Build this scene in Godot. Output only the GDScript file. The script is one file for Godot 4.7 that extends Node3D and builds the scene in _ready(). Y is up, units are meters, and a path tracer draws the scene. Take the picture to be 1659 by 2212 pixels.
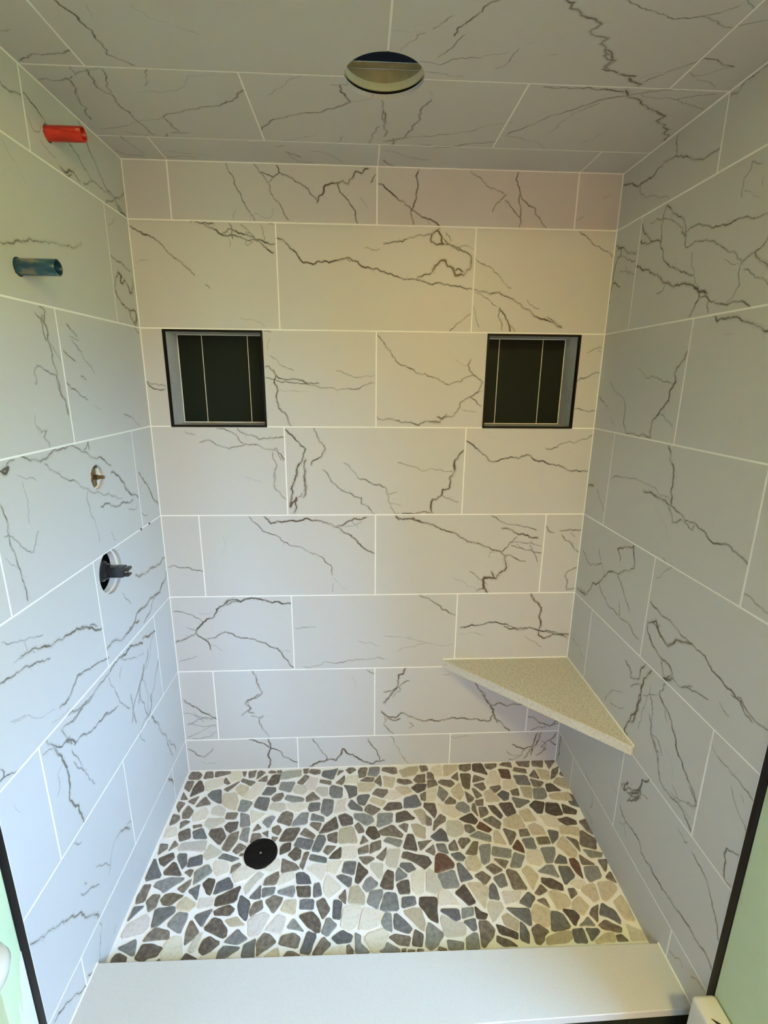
extends Node3D

# A tiled shower alcove. x runs right, y up from the shower floor, z from the back wall towards the room.
const XL := -0.7414      # left wall
const XR := 0.7495       # right wall
const TOP := 2.131       # shower ceiling
const FRONT := 0.8915    # where the wall tiles end against the black edge strip
const TW := 0.6126       # tile length with joint
const G := 0.0021        # half a joint
const ROWS := [2.131, 1.9749, 1.6701, 1.3652, 1.0603, 0.7554, 0.4505, 0.1456, 0.0]
const BATH_FLOOR := -0.03

var rng := RandomNumberGenerator.new()
var M := {}

# ---------------------------------------------------------------- helpers
func tag(o: Node, label: String, category: String, group := "") -> Node:
	o.set_meta("label", label)
	o.set_meta("category", category)
	if group != "":
		o.set_meta("group", group)
	return o

func structure(o: Node) -> Node:
	o.set_meta("kind", "structure")
	return o

func piece(called: String, mesh: Mesh, mat: Material, parent: Node = null) -> MeshInstance3D:
	var o := MeshInstance3D.new()
	o.name = called
	o.mesh = mesh
	o.material_override = mat
	if parent == null:
		parent = self
	parent.add_child(o, true)
	return o

func base(called: String, at := Vector3.ZERO) -> Node3D:
	var o := Node3D.new()
	o.name = called
	add_child(o, true)
	o.position = at
	return o

func start() -> SurfaceTool:
	var st := SurfaceTool.new()
	st.begin(Mesh.PRIMITIVE_TRIANGLES)
	return st

func tri(st: SurfaceTool, a: Vector3, b: Vector3, c: Vector3, smooth := -1) -> void:
	st.set_smooth_group(smooth)
	st.add_vertex(a)
	st.set_smooth_group(smooth)
	st.add_vertex(b)
	st.set_smooth_group(smooth)
	st.add_vertex(c)

# a, b, c, d run clockwise seen from the front
func quad(st: SurfaceTool, a: Vector3, b: Vector3, c: Vector3, d: Vector3, smooth := -1) -> void:
	tri(st, a, b, c, smooth)
	tri(st, a, c, d, smooth)

func done(st: SurfaceTool) -> ArrayMesh:
	st.generate_normals()
	return st.commit()

func ccw(p: PackedVector2Array) -> PackedVector2Array:
	var a := 0.0
	for i in p.size():
		a += p[i].cross(p[(i + 1) % p.size()])
	if a < 0.0:
		p = p.duplicate()
		p.reverse()
	return p

func inset(p: PackedVector2Array, by: float) -> PackedVector2Array:
	var r := PackedVector2Array()
	var n := p.size()
	for i in n:
		var e0 := (p[i] - p[(i + n - 1) % n]).normalized()
		var e1 := (p[(i + 1) % n] - p[i]).normalized()
		var n0 := Vector2(-e0.y, e0.x)
		var n1 := Vector2(-e1.y, e1.x)
		var m := n0 + n1
		r.append(p[i] + m * (by / maxf(0.35, 0.5 * m.length_squared())))
	return r

# a polygon in the local x-y plane given body from z = low to z = high, its upper edge cut back by cut
func slab(st: SurfaceTool, poly: PackedVector2Array, low: float, high: float, cut := 0.0, uv := Vector2.ZERO, back := false, smooth := -1) -> void:
	poly = ccw(poly)
	var top := inset(poly, cut) if cut > 0.0 else poly
	var idx := Geometry2D.triangulate_polygon(top)
	for i in range(0, idx.size(), 3):
		var t := [top[idx[i]], top[idx[i + 1]], top[idx[i + 2]]]
		if (t[1] - t[0]).cross(t[2] - t[0]) > 0.0:
			t = [t[0], t[2], t[1]]
		for q in t:
			st.set_smooth_group(-1)
			if uv != Vector2.ZERO:
				st.set_uv(Vector2(absf(q.x) / uv.x, 1.0 - q.y / uv.y))
			st.add_vertex(Vector3(q.x, q.y, high))
		if back:
			for k in [0, 2, 1]:
				st.set_smooth_group(-1)
				st.add_vertex(Vector3(t[k].x, t[k].y, low))
	var n := poly.size()
	for i in n:
		var j := (i + 1) % n
		var mid := high - cut
		var ring := [[poly[i], poly[j], low, poly[i], poly[j], mid]]
		if cut > 0.0:
			ring.append([poly[i], poly[j], mid, top[i], top[j], high])
		for r in ring:
			if r[5] - r[2] < 1e-6:
				continue
			var a := Vector3(r[0].x, r[0].y, r[2])
			var b := Vector3(r[1].x, r[1].y, r[2])
			var c := Vector3(r[4].x, r[4].y, r[5])
			var d := Vector3(r[3].x, r[3].y, r[5])
			for q in [a, c, b, a, d, c]:
				st.set_smooth_group(smooth)
				if uv != Vector2.ZERO:
					st.set_uv(Vector2(absf(q.x) / uv.x, 1.0 - q.y / uv.y))
				st.add_vertex(q)

func rect(x0: float, y0: float, x1: float, y1: float) -> PackedVector2Array:
	return PackedVector2Array([Vector2(x0, y0), Vector2(x1, y0), Vector2(x1, y1), Vector2(x0, y1)])

func circle(c: Vector2, r: float, n := 48) -> PackedVector2Array:
	var p := PackedVector2Array()
	for i in n:
		p.append(c + Vector2.from_angle((i + 0.5) * TAU / n) * r)
	return p

# the polygons of a rectangle with round holes [x, y, radius] cut out
func cut_out(x0: float, y0: float, x1: float, y1: float, holes: Array) -> Array:
	var parts := [rect(x0, y0, x1, y1)]
	for h in holes:
		var next := []
		for p in parts:
			var lo := Vector2(1e9, 1e9)
			var hi := -lo
			for q in p:
				lo = lo.min(q)
				hi = hi.max(q)
			if h[0] + h[2] < lo.x or h[0] - h[2] > hi.x or h[1] + h[2] < lo.y or h[1] - h[2] > hi.y:
				next.append(p)
				continue
			var halves := [p]
			if h[0] > lo.x + 1e-4 and h[0] < hi.x - 1e-4:
				halves = Geometry2D.intersect_polygons(p, rect(lo.x - 1, lo.y - 1, h[0], hi.y + 1)) + Geometry2D.intersect_polygons(p, rect(h[0], lo.y - 1, hi.x + 1, hi.y + 1))
			for q in halves:
				next.append_array(Geometry2D.clip_polygons(q, circle(Vector2(h[0], h[1]), h[2])))
		parts = next
	return parts

func box(st: SurfaceTool, lo: Vector3, hi: Vector3, cut := 0.0) -> void:
	if cut <= 0.0:
		var v := func(i: int) -> Vector3: return Vector3(hi.x if i & 1 else lo.x, hi.y if i & 2 else lo.y, hi.z if i & 4 else lo.z)
		for f in [[4, 6, 7, 5], [1, 3, 2, 0], [5, 7, 3, 1], [0, 2, 6, 4], [6, 2, 3, 7], [0, 4, 5, 1]]:
			quad(st, v.call(f[0]), v.call(f[1]), v.call(f[2]), v.call(f[3]))
		return
	# rounded along every edge: a subdivided cube pushed onto a rounded box
	var c := (lo + hi) / 2.0
	var e := (hi - lo) / 2.0
	var inner := e - Vector3.ONE * cut
	var axes := [[Vector3.RIGHT, Vector3.UP, Vector3.BACK], [Vector3.LEFT, Vector3.UP, Vector3.FORWARD], [Vector3.UP, Vector3.BACK, Vector3.RIGHT], [Vector3.DOWN, Vector3.FORWARD, Vector3.RIGHT], [Vector3.BACK, Vector3.UP, Vector3.LEFT], [Vector3.FORWARD, Vector3.UP, Vector3.RIGHT]]
	var steps := [-1.0, -0.75, -0.4, 0.4, 0.75, 1.0]
	for a in axes:
		var nn: Vector3 = a[0]
		var uu: Vector3 = a[1]
		var ww: Vector3 = uu.cross(nn)
		var at := func(s: float, t: float) -> Vector3:
			var corner: Vector3 = nn + uu * signf(s) + ww * signf(t)
			var d: Vector3 = nn + uu * signf(s) * maxf(0.0, (absf(s) - 0.4) / 0.6) + ww * signf(t) * maxf(0.0, (absf(t) - 0.4) / 0.6)
			return c + inner * corner + d.normalized() * cut
		for i in 5:
			for j in 5:
				quad(st, at.call(steps[i], steps[j]), at.call(steps[i + 1], steps[j]), at.call(steps[i + 1], steps[j + 1]), at.call(steps[i], steps[j + 1]), 1)

# a profile of [radius, height] turned about the local z axis
func lathe(st: SurfaceTool, prof: Array, n := 32, smooth := 0) -> void:
	for k in prof.size() - 1:
		for i in n:
			var a0 := TAU * i / n
			var a1 := TAU * (i + 1) / n
			var p := func(q: Array, a: float) -> Vector3: return Vector3(cos(a) * q[0], sin(a) * q[0], q[1])
			var q0: Vector3 = p.call(prof[k], a0)
			var q1: Vector3 = p.call(prof[k], a1)
			var q2: Vector3 = p.call(prof[k + 1], a1)
			var q3: Vector3 = p.call(prof[k + 1], a0)
			var s := (smooth + 1 + k) if smooth >= 0 else (1 if smooth == -2 else -1)
			if q0.distance_to(q1) > 1e-6:
				tri(st, q0, q2, q1, s)
			if q2.distance_to(q3) > 1e-6:
				tri(st, q0, q3, q2, s)

func mat(color: Color, rough := 0.5, metal := 0.0) -> StandardMaterial3D:
	var m := StandardMaterial3D.new()
	m.albedo_color = color
	m.roughness = rough
	m.metallic = metal
	return m

func noise_tex(freq: float, octaves: int, stops: Array, seed_at := 1, size := 256, kind := FastNoiseLite.TYPE_SIMPLEX_SMOOTH) -> NoiseTexture2D:
	var f := FastNoiseLite.new()
	f.noise_type = kind
	f.frequency = freq
	f.fractal_octaves = octaves
	f.seed = seed_at
	var g := Gradient.new()
	g.offsets = PackedFloat32Array()
	g.colors = PackedColorArray()
	var offs := PackedFloat32Array()
	var cols := PackedColorArray()
	for s in stops:
		offs.append(s[0])
		cols.append(s[1])
	g.offsets = offs
	g.colors = cols
	var t := NoiseTexture2D.new()
	t.width = size
	t.height = size
	t.seamless = true
	t.noise = f
	t.color_ramp = g
	return t

func mottled(tex: Texture2D, per_metre: float, rough := 0.6, tint := Color.WHITE) -> StandardMaterial3D:
	var m := mat(tint, rough)
	m.albedo_texture = tex
	m.uv1_triplanar = true
	m.uv1_world_triplanar = true
	m.uv1_scale = Vector3.ONE * per_metre
	return m

# ---------------------------------------------------------------- the printed veins of the porcelain tiles
var ink := PackedByteArray()
var rgb := PackedByteArray()
var tex_w := 0
var tex_h := 0
var mm_w := 1.0     # millimetres across the picture
var mm_h := 1.0
const PORCELAIN := Color(0.785, 0.78, 0.765)

func open_print(w_mm: float, h_mm: float, w: int, h: int) -> void:
	tex_w = w
	tex_h = h
	mm_w = w_mm
	mm_h = h_mm
	var im := Image.create(w, h, false, Image.FORMAT_RGB8)
	im.fill(PORCELAIN)
	rgb = im.get_data()
	ink = PackedByteArray()
	ink.resize(w * h)

func close_print() -> StandardMaterial3D:
	var m := mat(Color.WHITE, 0.42)
	m.albedo_texture = ImageTexture.create_from_image(Image.create_from_data(tex_w, tex_h, false, Image.FORMAT_RGB8, rgb))
	m.texture_repeat = false
	return m

func stroke(a: Vector2, b: Vector2, wide: float, dark: float, tone: Color) -> void:
	var sx := tex_w / mm_w
	var sy := tex_h / mm_h
	var soft := 0.55
	var reach := wide * 0.5 + soft
	var x0 := maxi(0, int(floor((minf(a.x, b.x) - reach) * sx)))
	var x1 := mini(tex_w - 1, int(ceil((maxf(a.x, b.x) + reach) * sx)))
	var y0 := maxi(0, int(floor((mm_h - maxf(a.y, b.y) - reach) * sy)))
	var y1 := mini(tex_h - 1, int(ceil((mm_h - minf(a.y, b.y) + reach) * sy)))
	var ab := b - a
	var len2 := maxf(ab.length_squared(), 1e-6)
	for py in range(y0, y1 + 1):
		var qy := mm_h - (py + 0.5) / sy
		for px in range(x0, x1 + 1):
			var q := Vector2((px + 0.5) / sx, qy)
			var t := clampf((q - a).dot(ab) / len2, 0.0, 1.0)
			var d := q.distance_to(a + ab * t)
			if d > reach:
				continue
			var v := int(255.0 * dark * clampf((reach - d) / (2.0 * soft), 0.0, 1.0))
			var i := py * tex_w + px
			if v > ink[i]:
				ink[i] = v
				var c := PORCELAIN.lerp(tone, v / 255.0)
				rgb[i * 3] = int(c.r * 255.0)
				rgb[i * 3 + 1] = int(c.g * 255.0)
				rgb[i * 3 + 2] = int(c.b * 255.0)

func wander(p: PackedVector2Array, a: Vector2, b: Vector2) -> void:
	var l := a.distance_to(b)
	if l < 5.0:
		p.append(b)
		return
	var mid := (a + b) / 2.0 + (b - a).orthogonal() * rng.randf_range(-0.14, 0.14)
	wander(p, a, mid)
	wander(p, mid, b)

# one vein: width in mm, strength, and the points it runs through in mm along and up the wall
func vein(wide: float, dark: float, through: String) -> void:
	var n := through.split_floats(" ")
	var p := PackedVector2Array([Vector2(n[0], n[1])])
	for i in range(2, n.size(), 2):
		wander(p, p[p.size() - 1], Vector2(n[i], n[i + 1]))
	var tone := VEIN_COOL.lerp(VEIN_BROWN, clampf((wide - 2.0) / 4.0 + rng.randf_range(-0.2, 0.3), 0.0, 1.0))
	var w := 1.0
	var k := 1.0
	var last := p.size() - 1
	for i in last:
		w = clampf(w + rng.randf_range(-0.26, 0.26), 0.5, 1.45)
		k = clampf(k + rng.randf_range(-0.22, 0.22), 0.6, 1.15)
		var ends := minf(1.0, 0.55 + 0.25 * minf(i, last - i))
		stroke(p[i], p[i + 1], wide * w * 1.1 * ends, minf(1.0, dark * VEIN_STRENGTH * k), tone)
		if wide > 1.2:
			stroke(p[i], p[i + 1], wide * 3.4, dark * 0.15, tone)
		# fine side cracks
		if wide > 1.4 and rng.randf() < 0.05:
			var d := (p[i + 1] - p[i]).normalized().rotated(rng.randf_range(0.3, 0.9) * (1.0 if rng.randf() < 0.5 else -1.0))
			var side := PackedVector2Array([p[i]])
			wander(side, p[i], p[i] + d * rng.randf_range(10.0, 32.0))
			for j in side.size() - 1:
				stroke(side[j], side[j + 1], 0.9, dark * 0.6 * (1.0 - float(j) / side.size()), tone)

const VEIN_COOL := Color(0.27, 0.26, 0.24)
const VEIN_BROWN := Color(0.34, 0.27, 0.18)
const VEIN_STRENGTH := 1.38

# ---------------------------------------------------------------- the scene
func _ready() -> void:
	rng.seed = 7
	var cam := Camera3D.new()
	cam.name = "camera"
	cam.position = Vector3(-0.0559, 1.5207, 1.6831)
	cam.basis = Basis.from_euler(Vector3(-0.2611, -0.0508, 0.0093))
	cam.fov = 91.84
	cam.near = 0.05
	cam.current = true
	add_child(cam)
	var sky_mat := ProceduralSkyMaterial.new()
	sky_mat.sky_top_color = Color(0.576, 0.760, 0.958)
	sky_mat.sky_horizon_color = Color(0.620, 0.784, 0.958)
	sky_mat.sky_curve = 0.2
	sky_mat.sky_energy_multiplier = 6.7
	sky_mat.ground_horizon_color = Color(0.52, 0.56, 0.40)
	sky_mat.ground_bottom_color = Color(0.50, 0.52, 0.38)
	sky_mat.ground_energy_multiplier = 2.0
	var env := Environment.new()
	env.background_mode = Environment.BG_SKY
	env.sky = Sky.new()
	env.sky.sky_material = sky_mat
	env.tonemap_mode = Environment.TONE_MAPPER_LINEAR
	env.tonemap_exposure = 1.08
	env.sdfgi_enabled = true
	env.ssao_enabled = true
	env.ssil_enabled = true
	var we := WorldEnvironment.new()
	we.name = "world_environment"
	we.environment = env
	add_child(we)
	materials()
	bathroom()
	ceiling_lamp(Vector3(0.55, 2.45, 2.3), 2.972, Color(1.000, 0.965, 0.543))
	vanity_lamp(Vector3(0.6, 1.95, 3.75), 0.8, Color(1.000, 0.500, 0.265))
	garden()
	shower_back()
	shower_left()
	shower_right()
	shower_ceiling()
	shower_floor()
	curb()
	bench()
	wall_fittings()
	drain()
	bathtub()
	small_things()

func materials() -> void:
	M.grout = mat(Color(0.965, 0.965, 0.95), 0.8)
	M.floor_grout = mat(Color(0.965, 0.965, 0.965), 0.85)
	M.black_metal = mat(Color(0.065, 0.06, 0.062), 0.42)
	M.black_metal.metallic_specular = 0.28
	M.dark_tile = mat(Color(0.105, 0.135, 0.11), 0.5)
	M.dark_tile.metallic_specular = 0.25
	M.green_paint = mottled(noise_tex(0.02, 4, [[0.0, Color(0.79, 0.85, 0.69)], [1.0, Color(0.81, 0.87, 0.72)]], 3), 2.0, 0.7)
	M.room_paint = mat(Color(0.86, 0.80, 0.66), 0.8)
	M.white_paint = mat(Color(0.86, 0.86, 0.84), 0.4)
	M.ceiling_paint = mat(Color(0.88, 0.85, 0.76), 0.8)
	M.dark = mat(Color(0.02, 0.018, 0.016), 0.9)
	M.stone_slab = mottled(noise_tex(0.09, 5, [[0.2, Color(0.74, 0.72, 0.66)], [0.55, Color(0.82, 0.80, 0.75)], [0.85, Color(0.84, 0.825, 0.78)]], 5), 4.0, 0.5)
	M.quartz = mottled(noise_tex(0.06, 4, [[0.2, Color(0.795, 0.785, 0.765)], [0.8, Color(0.81, 0.80, 0.78)]], 9), 8.0, 0.42)
	M.chrome = mat(Color(0.75, 0.75, 0.76), 0.2, 1.0)
	M.brass = mat(Color(0.58, 0.50, 0.37), 0.4, 1.0)
	M.plaster = mat(Color(0.86, 0.86, 0.85), 0.9)
	M.board = mottled(noise_tex(0.02, 4, [[0.2, Color(0.88, 0.77, 0.56)], [0.8, Color(0.95, 0.85, 0.65)]], 12), 4.0, 0.8)
	M.bath_floor = mat(Color(0.55, 0.47, 0.38), 0.5)
	M.tub = mat(Color(0.86, 0.83, 0.77), 0.22)

# every wall is laid out in its own axes: x along it, y up (or towards the room on the ceiling), z out of it
func wall_node(called: String, at: Vector3, ax: Vector3, ay: Vector3) -> Node3D:
	var o := base(called, at)
	o.basis = Basis(ax, ay, ax.cross(ay))
	return structure(o)

func bed(parent: Node3D, called: String, m: Material, x0: float, y0: float, x1: float, y1: float, holes: Array, low: float, high: float) -> void:
	var st := start()
	for p in cut_out(x0, y0, x1, y1, holes):
		slab(st, p, low, high, 0.0, Vector2.ZERO, true)
	piece(called, done(st), m, parent)

func tile(parent: Node3D, m: Material, size: Vector2, x0: float, y0: float, x1: float, y1: float, holes := []) -> void:
	if x1 < x0:
		var t := x0
		x0 = x1
		x1 = t
	var parts := cut_out(x0 + G, y0 + G, x1 - G, y1 - G, holes)
	var st := start()
	for p in parts:
		slab(st, p, -0.008, 0.0, 0.0005 if holes.is_empty() else 0.0, size)
	piece("tile", done(st), m, parent)

func shower_back() -> void:
	open_print(1490.9, 2131.0, 1433, 2048)
	print_back()
	var m := close_print()
	var w := wall_node("wall_back", Vector3(XL, 0, 0), Vector3.RIGHT, Vector3.UP)
	var wide := XR - XL
	var size := Vector2(wide, TOP)
	var nx := [[-0.6745 - XL, -0.3622 - XL], [0.3606 - XL, 0.6722 - XL]]
	var lo := 1.3634
	var hi := 1.6678
	var st := start()
	var back := -0.15
	for r in [[-0.12, -0.05, wide + 0.12, lo], [-0.12, hi, wide + 0.12, TOP + 0.12], [-0.12, lo, nx[0][0], hi], [nx[0][1], lo, nx[1][0], hi], [nx[1][1], lo, wide + 0.12, hi]]:
		slab(st, rect(r[0], r[1], r[2], r[3]), back, -0.0005, 0.0, Vector2.ZERO, true)
	piece("grout_bed", done(st), M.grout, w)
	var c := -XL
	for r in 8:
		var cuts := [0.0, -TW + c, c, TW + c, wide] if r % 2 == 0 else [0.0, -TW / 2 + c, TW / 2 + c, wide]
		if r == 2:
			cuts = [0.0, nx[0][0], nx[0][1], c, nx[1][0], nx[1][1], wide]
		for k in cuts.size() - 1:
			if r == 2 and (k == 1 or k == 4):
				continue
			var a: float = cuts[k]
			var b: float = cuts[k + 1]
			if r == 2:
				a -= G if k in [2, 5] else 0.0
				b += G if k in [0, 3] else 0.0
			tile(w, m, size, a, ROWS[r + 1], b, ROWS[r])
	for k in 2:
		niche(w, m, size, nx[k][0], lo, nx[k][1], hi, [-0.587, -0.4344] if k == 0 else [0.432, 0.586])

func niche(w: Node3D, m: Material, size: Vector2, x0: float, y0: float, x1: float, y1: float, joints: Array) -> void:
	var n := Node3D.new()
	n.name = "niche"
	w.add_child(n, true)
	var deep := 0.112
	var t := 0.0065
	var st := start()
	# black edge strips, mitred at the corners
	for s in [[Vector2(x0, y0), Vector2(x0 + t, y0 + t), Vector2(x0 + t, y1 - t), Vector2(x0, y1)], [Vector2(x1, y0), Vector2(x1, y1), Vector2(x1 - t, y1 - t), Vector2(x1 - t, y0 + t)], [Vector2(x0, y0), Vector2(x1, y0), Vector2(x1 - t, y0 + t), Vector2(x0 + t, y0 + t)], [Vector2(x0, y1), Vector2(x0 + t, y1 - t), Vector2(x1 - t, y1 - t), Vector2(x1, y1)]]:
		var e := start()
		slab(e, PackedVector2Array(s), -0.012, 0.0012, 0.0006)
		piece("edge_strip", done(e), M.black_metal, n)
	# the four sides are cut from the wall tile, the back is dark tile set on end
	for s in [[0, x0, x0 + t], [1, x1 - t, x1]]:
		st = start()
		box(st, Vector3(s[1], y0, -deep), Vector3(s[2], y1, -0.012))
		var o := piece("niche_side", done(st), M.niche_side, n)
		o.set_meta("label", "grey veined tile cheek of the recess")
	for s in [[y0, y0 + t, "niche_sill"], [y1 - t, y1, "niche_head"]]:
		var xs := [x0 + t + 0.001]
		for j in joints:
			xs.append(j - XL)
		xs.append(x1 - t - 0.001)
		for i in xs.size() - 1:
			st = start()
			box(st, Vector3(xs[i] + 0.0008, s[0], -deep), Vector3(xs[i + 1] - 0.0008, s[1], -0.012))
			piece(s[2], done(st), M.niche_side, n)
	st = start()
	box(st, Vector3(x0, y0, -deep - 0.02), Vector3(x1, y1, -deep - 0.0012))
	# a thin line of grout round the back
	var g := 0.0022
	for r in [[x0 + t, y0 + t, x0 + t + g, y1 - t], [x1 - t - g, y0 + t, x1 - t, y1 - t], [x0 + t, y0 + t, x1 - t, y0 + t + g], [x0 + t, y1 - t - g, x1 - t, y1 - t]]:
		box(st, Vector3(r[0], r[1], -deep - 0.0012), Vector3(r[2], r[3], -deep + 0.0006))
	piece("grout_bed", done(st), M.grout, n)
	var xs2 := [x0 + t + g]
	for j in joints:
		xs2.append(j - XL)
	xs2.append(x1 - t - g)
	for i in xs2.size() - 1:
		st = start()
		slab(st, rect(xs2[i] + (0.0012 if i > 0 else 0.0), y0 + t + g, xs2[i + 1] - (0.0012 if i < xs2.size() - 2 else 0.0), y1 - t - g), -deep - 0.006, -deep, 0.0005)
		piece("dark_tile", done(st), M.dark_tile, n)

const PIPE_HOT := Vector2(0.3725, 2.040)
const PIPE_COLD := Vector2(0.553, 1.734)
const VALVE_SMALL := Vector2(0.371, 1.267)
const VALVE_BIG := Vector2(0.3695, 1.003)

func side_rows(w: Node3D, m: Material, size: Vector2, s: float, near: float, far: float, holes: Array) -> void:
	for r in 8:
		var cuts := [0.0, near, FRONT] if r % 2 == 0 else [0.0, far, far + TW, FRONT]
		for k in cuts.size() - 1:
			var mine := []
			for h in holes:
				if h[0] > cuts[k] - h[2] and h[0] < cuts[k + 1] + h[2] and h[1] < ROWS[r] and h[1] + h[2] * 0.5 > ROWS[r + 1] and h[1] - h[2] * 0.5 < ROWS[r]:
					mine.append([s * h[0], h[1], h[2]])
			tile(w, m, size, s * cuts[k], ROWS[r + 1], s * cuts[k + 1], ROWS[r], mine)

func shower_left() -> void:
	open_print(911.0, 2131.0, 1752, 2048)
	print_left()
	var m := close_print()
	var w := wall_node("wall_left", Vector3(XL, 0, 0), Vector3.FORWARD, Vector3.UP)
	var holes := [[PIPE_HOT.x, PIPE_HOT.y, 0.0178], [PIPE_COLD.x, PIPE_COLD.y, 0.0185], [VALVE_SMALL.x, VALVE_SMALL.y, 0.032], [VALVE_BIG.x, VALVE_BIG.y, 0.062]]
	side_rows(w, m, Vector2(0.911, TOP), -1.0, 0.4499, 0.144, holes)
	# the grout line above the big valve was left whole, so the opening stops there
	var ends := [-0.05, 0.8, 1.0592, 1.5, 1.9, TOP + 0.12]
	var inside := [[], [holes[3]], [holes[2]], [holes[1]], [holes[0]]]
	var st := start()
	for i in 5:
		var h := []
		for q in inside[i]:
			h.append([-q[0], q[1], q[2] + 0.002])
		for p in cut_out(-0.911, ends[i], 0.15, ends[i + 1], h):
			slab(st, p, -0.014, -0.0005, 0.0, Vector2.ZERO, true)
	piece("grout_bed", done(st), M.grout, w)
	# wallboard behind, with ragged round openings, and the dark stud bay
	st = start()
	for i in 5:
		var h := []
		for q in inside[i]:
			h.append([-q[0], q[1], q[2] * 0.96])
		for p in cut_out(-0.911, ends[i], 0.15, ends[i + 1], h):
			slab(st, p, -0.030, -0.014, 0.0, Vector2.ZERO, true)
	piece("wallboard", done(st), M.plaster, w)
	st = start()
	box(st, Vector3(-0.911, -0.05, -0.16), Vector3(0.15, TOP + 0.12, -0.13))
	box(st, Vector3(-0.911, -0.05, -0.13), Vector3(-0.88, TOP + 0.12, -0.03))
	piece("stud_bay", done(st), M.dark, w)
	edge_trim("trim_1", XL, -0.0, 1.0)

func shower_right() -> void:
	open_print(911.0, 2131.0, 1752, 2048)
	print_right()
	var m := close_print()
	var w := wall_node("wall_right", Vector3(XR, 0, 0), Vector3.BACK, Vector3.UP)
	side_rows(w, m, Vector2(0.911, TOP), 1.0, 0.4463, 0.1436, [])
	bed(w, "grout_bed", M.grout, -0.15, -0.05, 0.911, TOP + 0.12, [], -0.13, -0.0005)
	edge_trim("trim_2", XR, 0.0506, -1.0)

# black metal strip that ends the wall tile
func edge_trim(called: String, x: float, y0: float, out: float) -> void:
	var st := start()
	box(st, Vector3(minf(x - 0.012 * out, x + 0.0018 * out), y0, 0.8925), Vector3(maxf(x - 0.012 * out, x + 0.0018 * out), TOP + 0.02, 0.9112), 0.0012)
	structure(piece(called, done(st), M.black_metal))

func shower_ceiling() -> void:
	open_print(1490.9, 911.0, 2048, 1251)
	print_ceiling()
	var m := close_print()
	var w := wall_node("ceiling", Vector3(XL, TOP, 0), Vector3.RIGHT, Vector3.BACK)
	var wide := XR - XL
	var size := Vector2(wide, 0.911)
	var c := 0.0019 - XL
	var hole := [-0.001 - XL, 0.449, 0.084]
	var zs := [0.0, 0.1407, 0.4456, 0.7505, 0.911]
	for r in 4:
		var cuts := [0.0, c - TW, c, c + TW, wide] if r % 2 == 0 else [0.0, c - TW / 2, c + TW / 2, wide]
		for k in cuts.size() - 1:
			var near: bool = r in [1, 2] and hole[0] + 0.084 > cuts[k] and hole[0] - 0.084 < cuts[k + 1]
			tile(w, m, size, cuts[k], zs[r], cuts[k + 1], zs[r + 1], [hole] if near else [])
	bed(w, "grout_bed", M.grout, -0.12, -0.15, wide + 0.12, 0.911, [[hole[0], hole[1], 0.0845]], -0.009, -0.0005)
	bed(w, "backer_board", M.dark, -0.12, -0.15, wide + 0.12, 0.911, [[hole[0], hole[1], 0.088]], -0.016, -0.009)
	bed(w, "wallboard", M.wallboard_edge, -0.12, -0.15, wide + 0.12, 0.911, [[hole[0], hole[1], 0.084]], -0.030, -0.016)
	# the joist bay above the opening
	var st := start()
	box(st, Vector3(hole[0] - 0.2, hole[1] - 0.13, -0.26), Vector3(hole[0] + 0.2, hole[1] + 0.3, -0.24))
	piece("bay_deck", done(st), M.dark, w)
	st = start()
	box(st, Vector3(hole[0] - 0.2, hole[1] + 0.26, -0.25), Vector3(hole[0] + 0.2, hole[1] + 0.3, -0.03))
	box(st, Vector3(hole[0] - 0.22, hole[1] - 0.13, -0.26), Vector3(hole[0] - 0.17, hole[1] + 0.3, -0.03))
	box(st, Vector3(hole[0] + 0.17, hole[1] - 0.13, -0.26), Vector3(hole[0] + 0.22, hole[1] + 0.3, -0.03))
	piece("bay_blocking", done(st), M.board, w)
	st = start()
	box(st, Vector3(hole[0] - 0.2, hole[1] - 0.150, -0.061), Vector3(hole[0] + 0.2, hole[1] - 0.090, -0.0302), 0.003)
	box(st, Vector3(hole[0] - 0.2, hole[1] - 0.150, -0.078), Vector3(hole[0] + 0.2, hole[1] - 0.097, -0.061), 0.003)
	piece("joist", done(st), M.board, w)
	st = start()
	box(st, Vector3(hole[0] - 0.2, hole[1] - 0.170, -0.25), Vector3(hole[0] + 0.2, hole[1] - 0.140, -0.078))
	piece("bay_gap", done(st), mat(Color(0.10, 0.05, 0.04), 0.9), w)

var others := false
var rest: SurfaceTool

func stone(floor_node: Node3D, kind: String, outline: String) -> void:
	var n := outline.split_floats(" ")
	var p := PackedVector2Array()
	for i in range(0, n.size(), 2):
		p.append(Vector2(n[i], -n[i + 1]) / 1000.0)
	p = ccw(p)
	var q := PackedVector2Array()
	var c := Vector2.ZERO
	for v in p:
		c += v / p.size()
	for i in p.size():
		var a := p[i]
		var b := p[(i + 1) % p.size()]
		q.append(a.lerp(b, rng.randf_range(0.09, 0.16)))
		if a.distance_to(b) > 0.03:
			q.append(a.lerp(b, rng.randf_range(0.4, 0.6)) + (b - a).orthogonal() * rng.randf_range(-0.035, 0.015))
		q.append(a.lerp(b, rng.randf_range(0.84, 0.91)))
	for i in q.size():
		q[i] = c + (q[i] - c) * 1.03
	var pick: Array = M.stones[kind]
	var m: Material = pick[rng.randi() % pick.size()]
	var high := rng.randf_range(0.0022, 0.0036)
	if others:
		slab(rest, q, -0.001, high, 0.0016)
		return
	var st := start()
	slab(st, q, -0.001, high, 0.0016)
	var o := piece("stone", done(st), m, floor_node)
	o.rotation.x = -PI / 2

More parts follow.
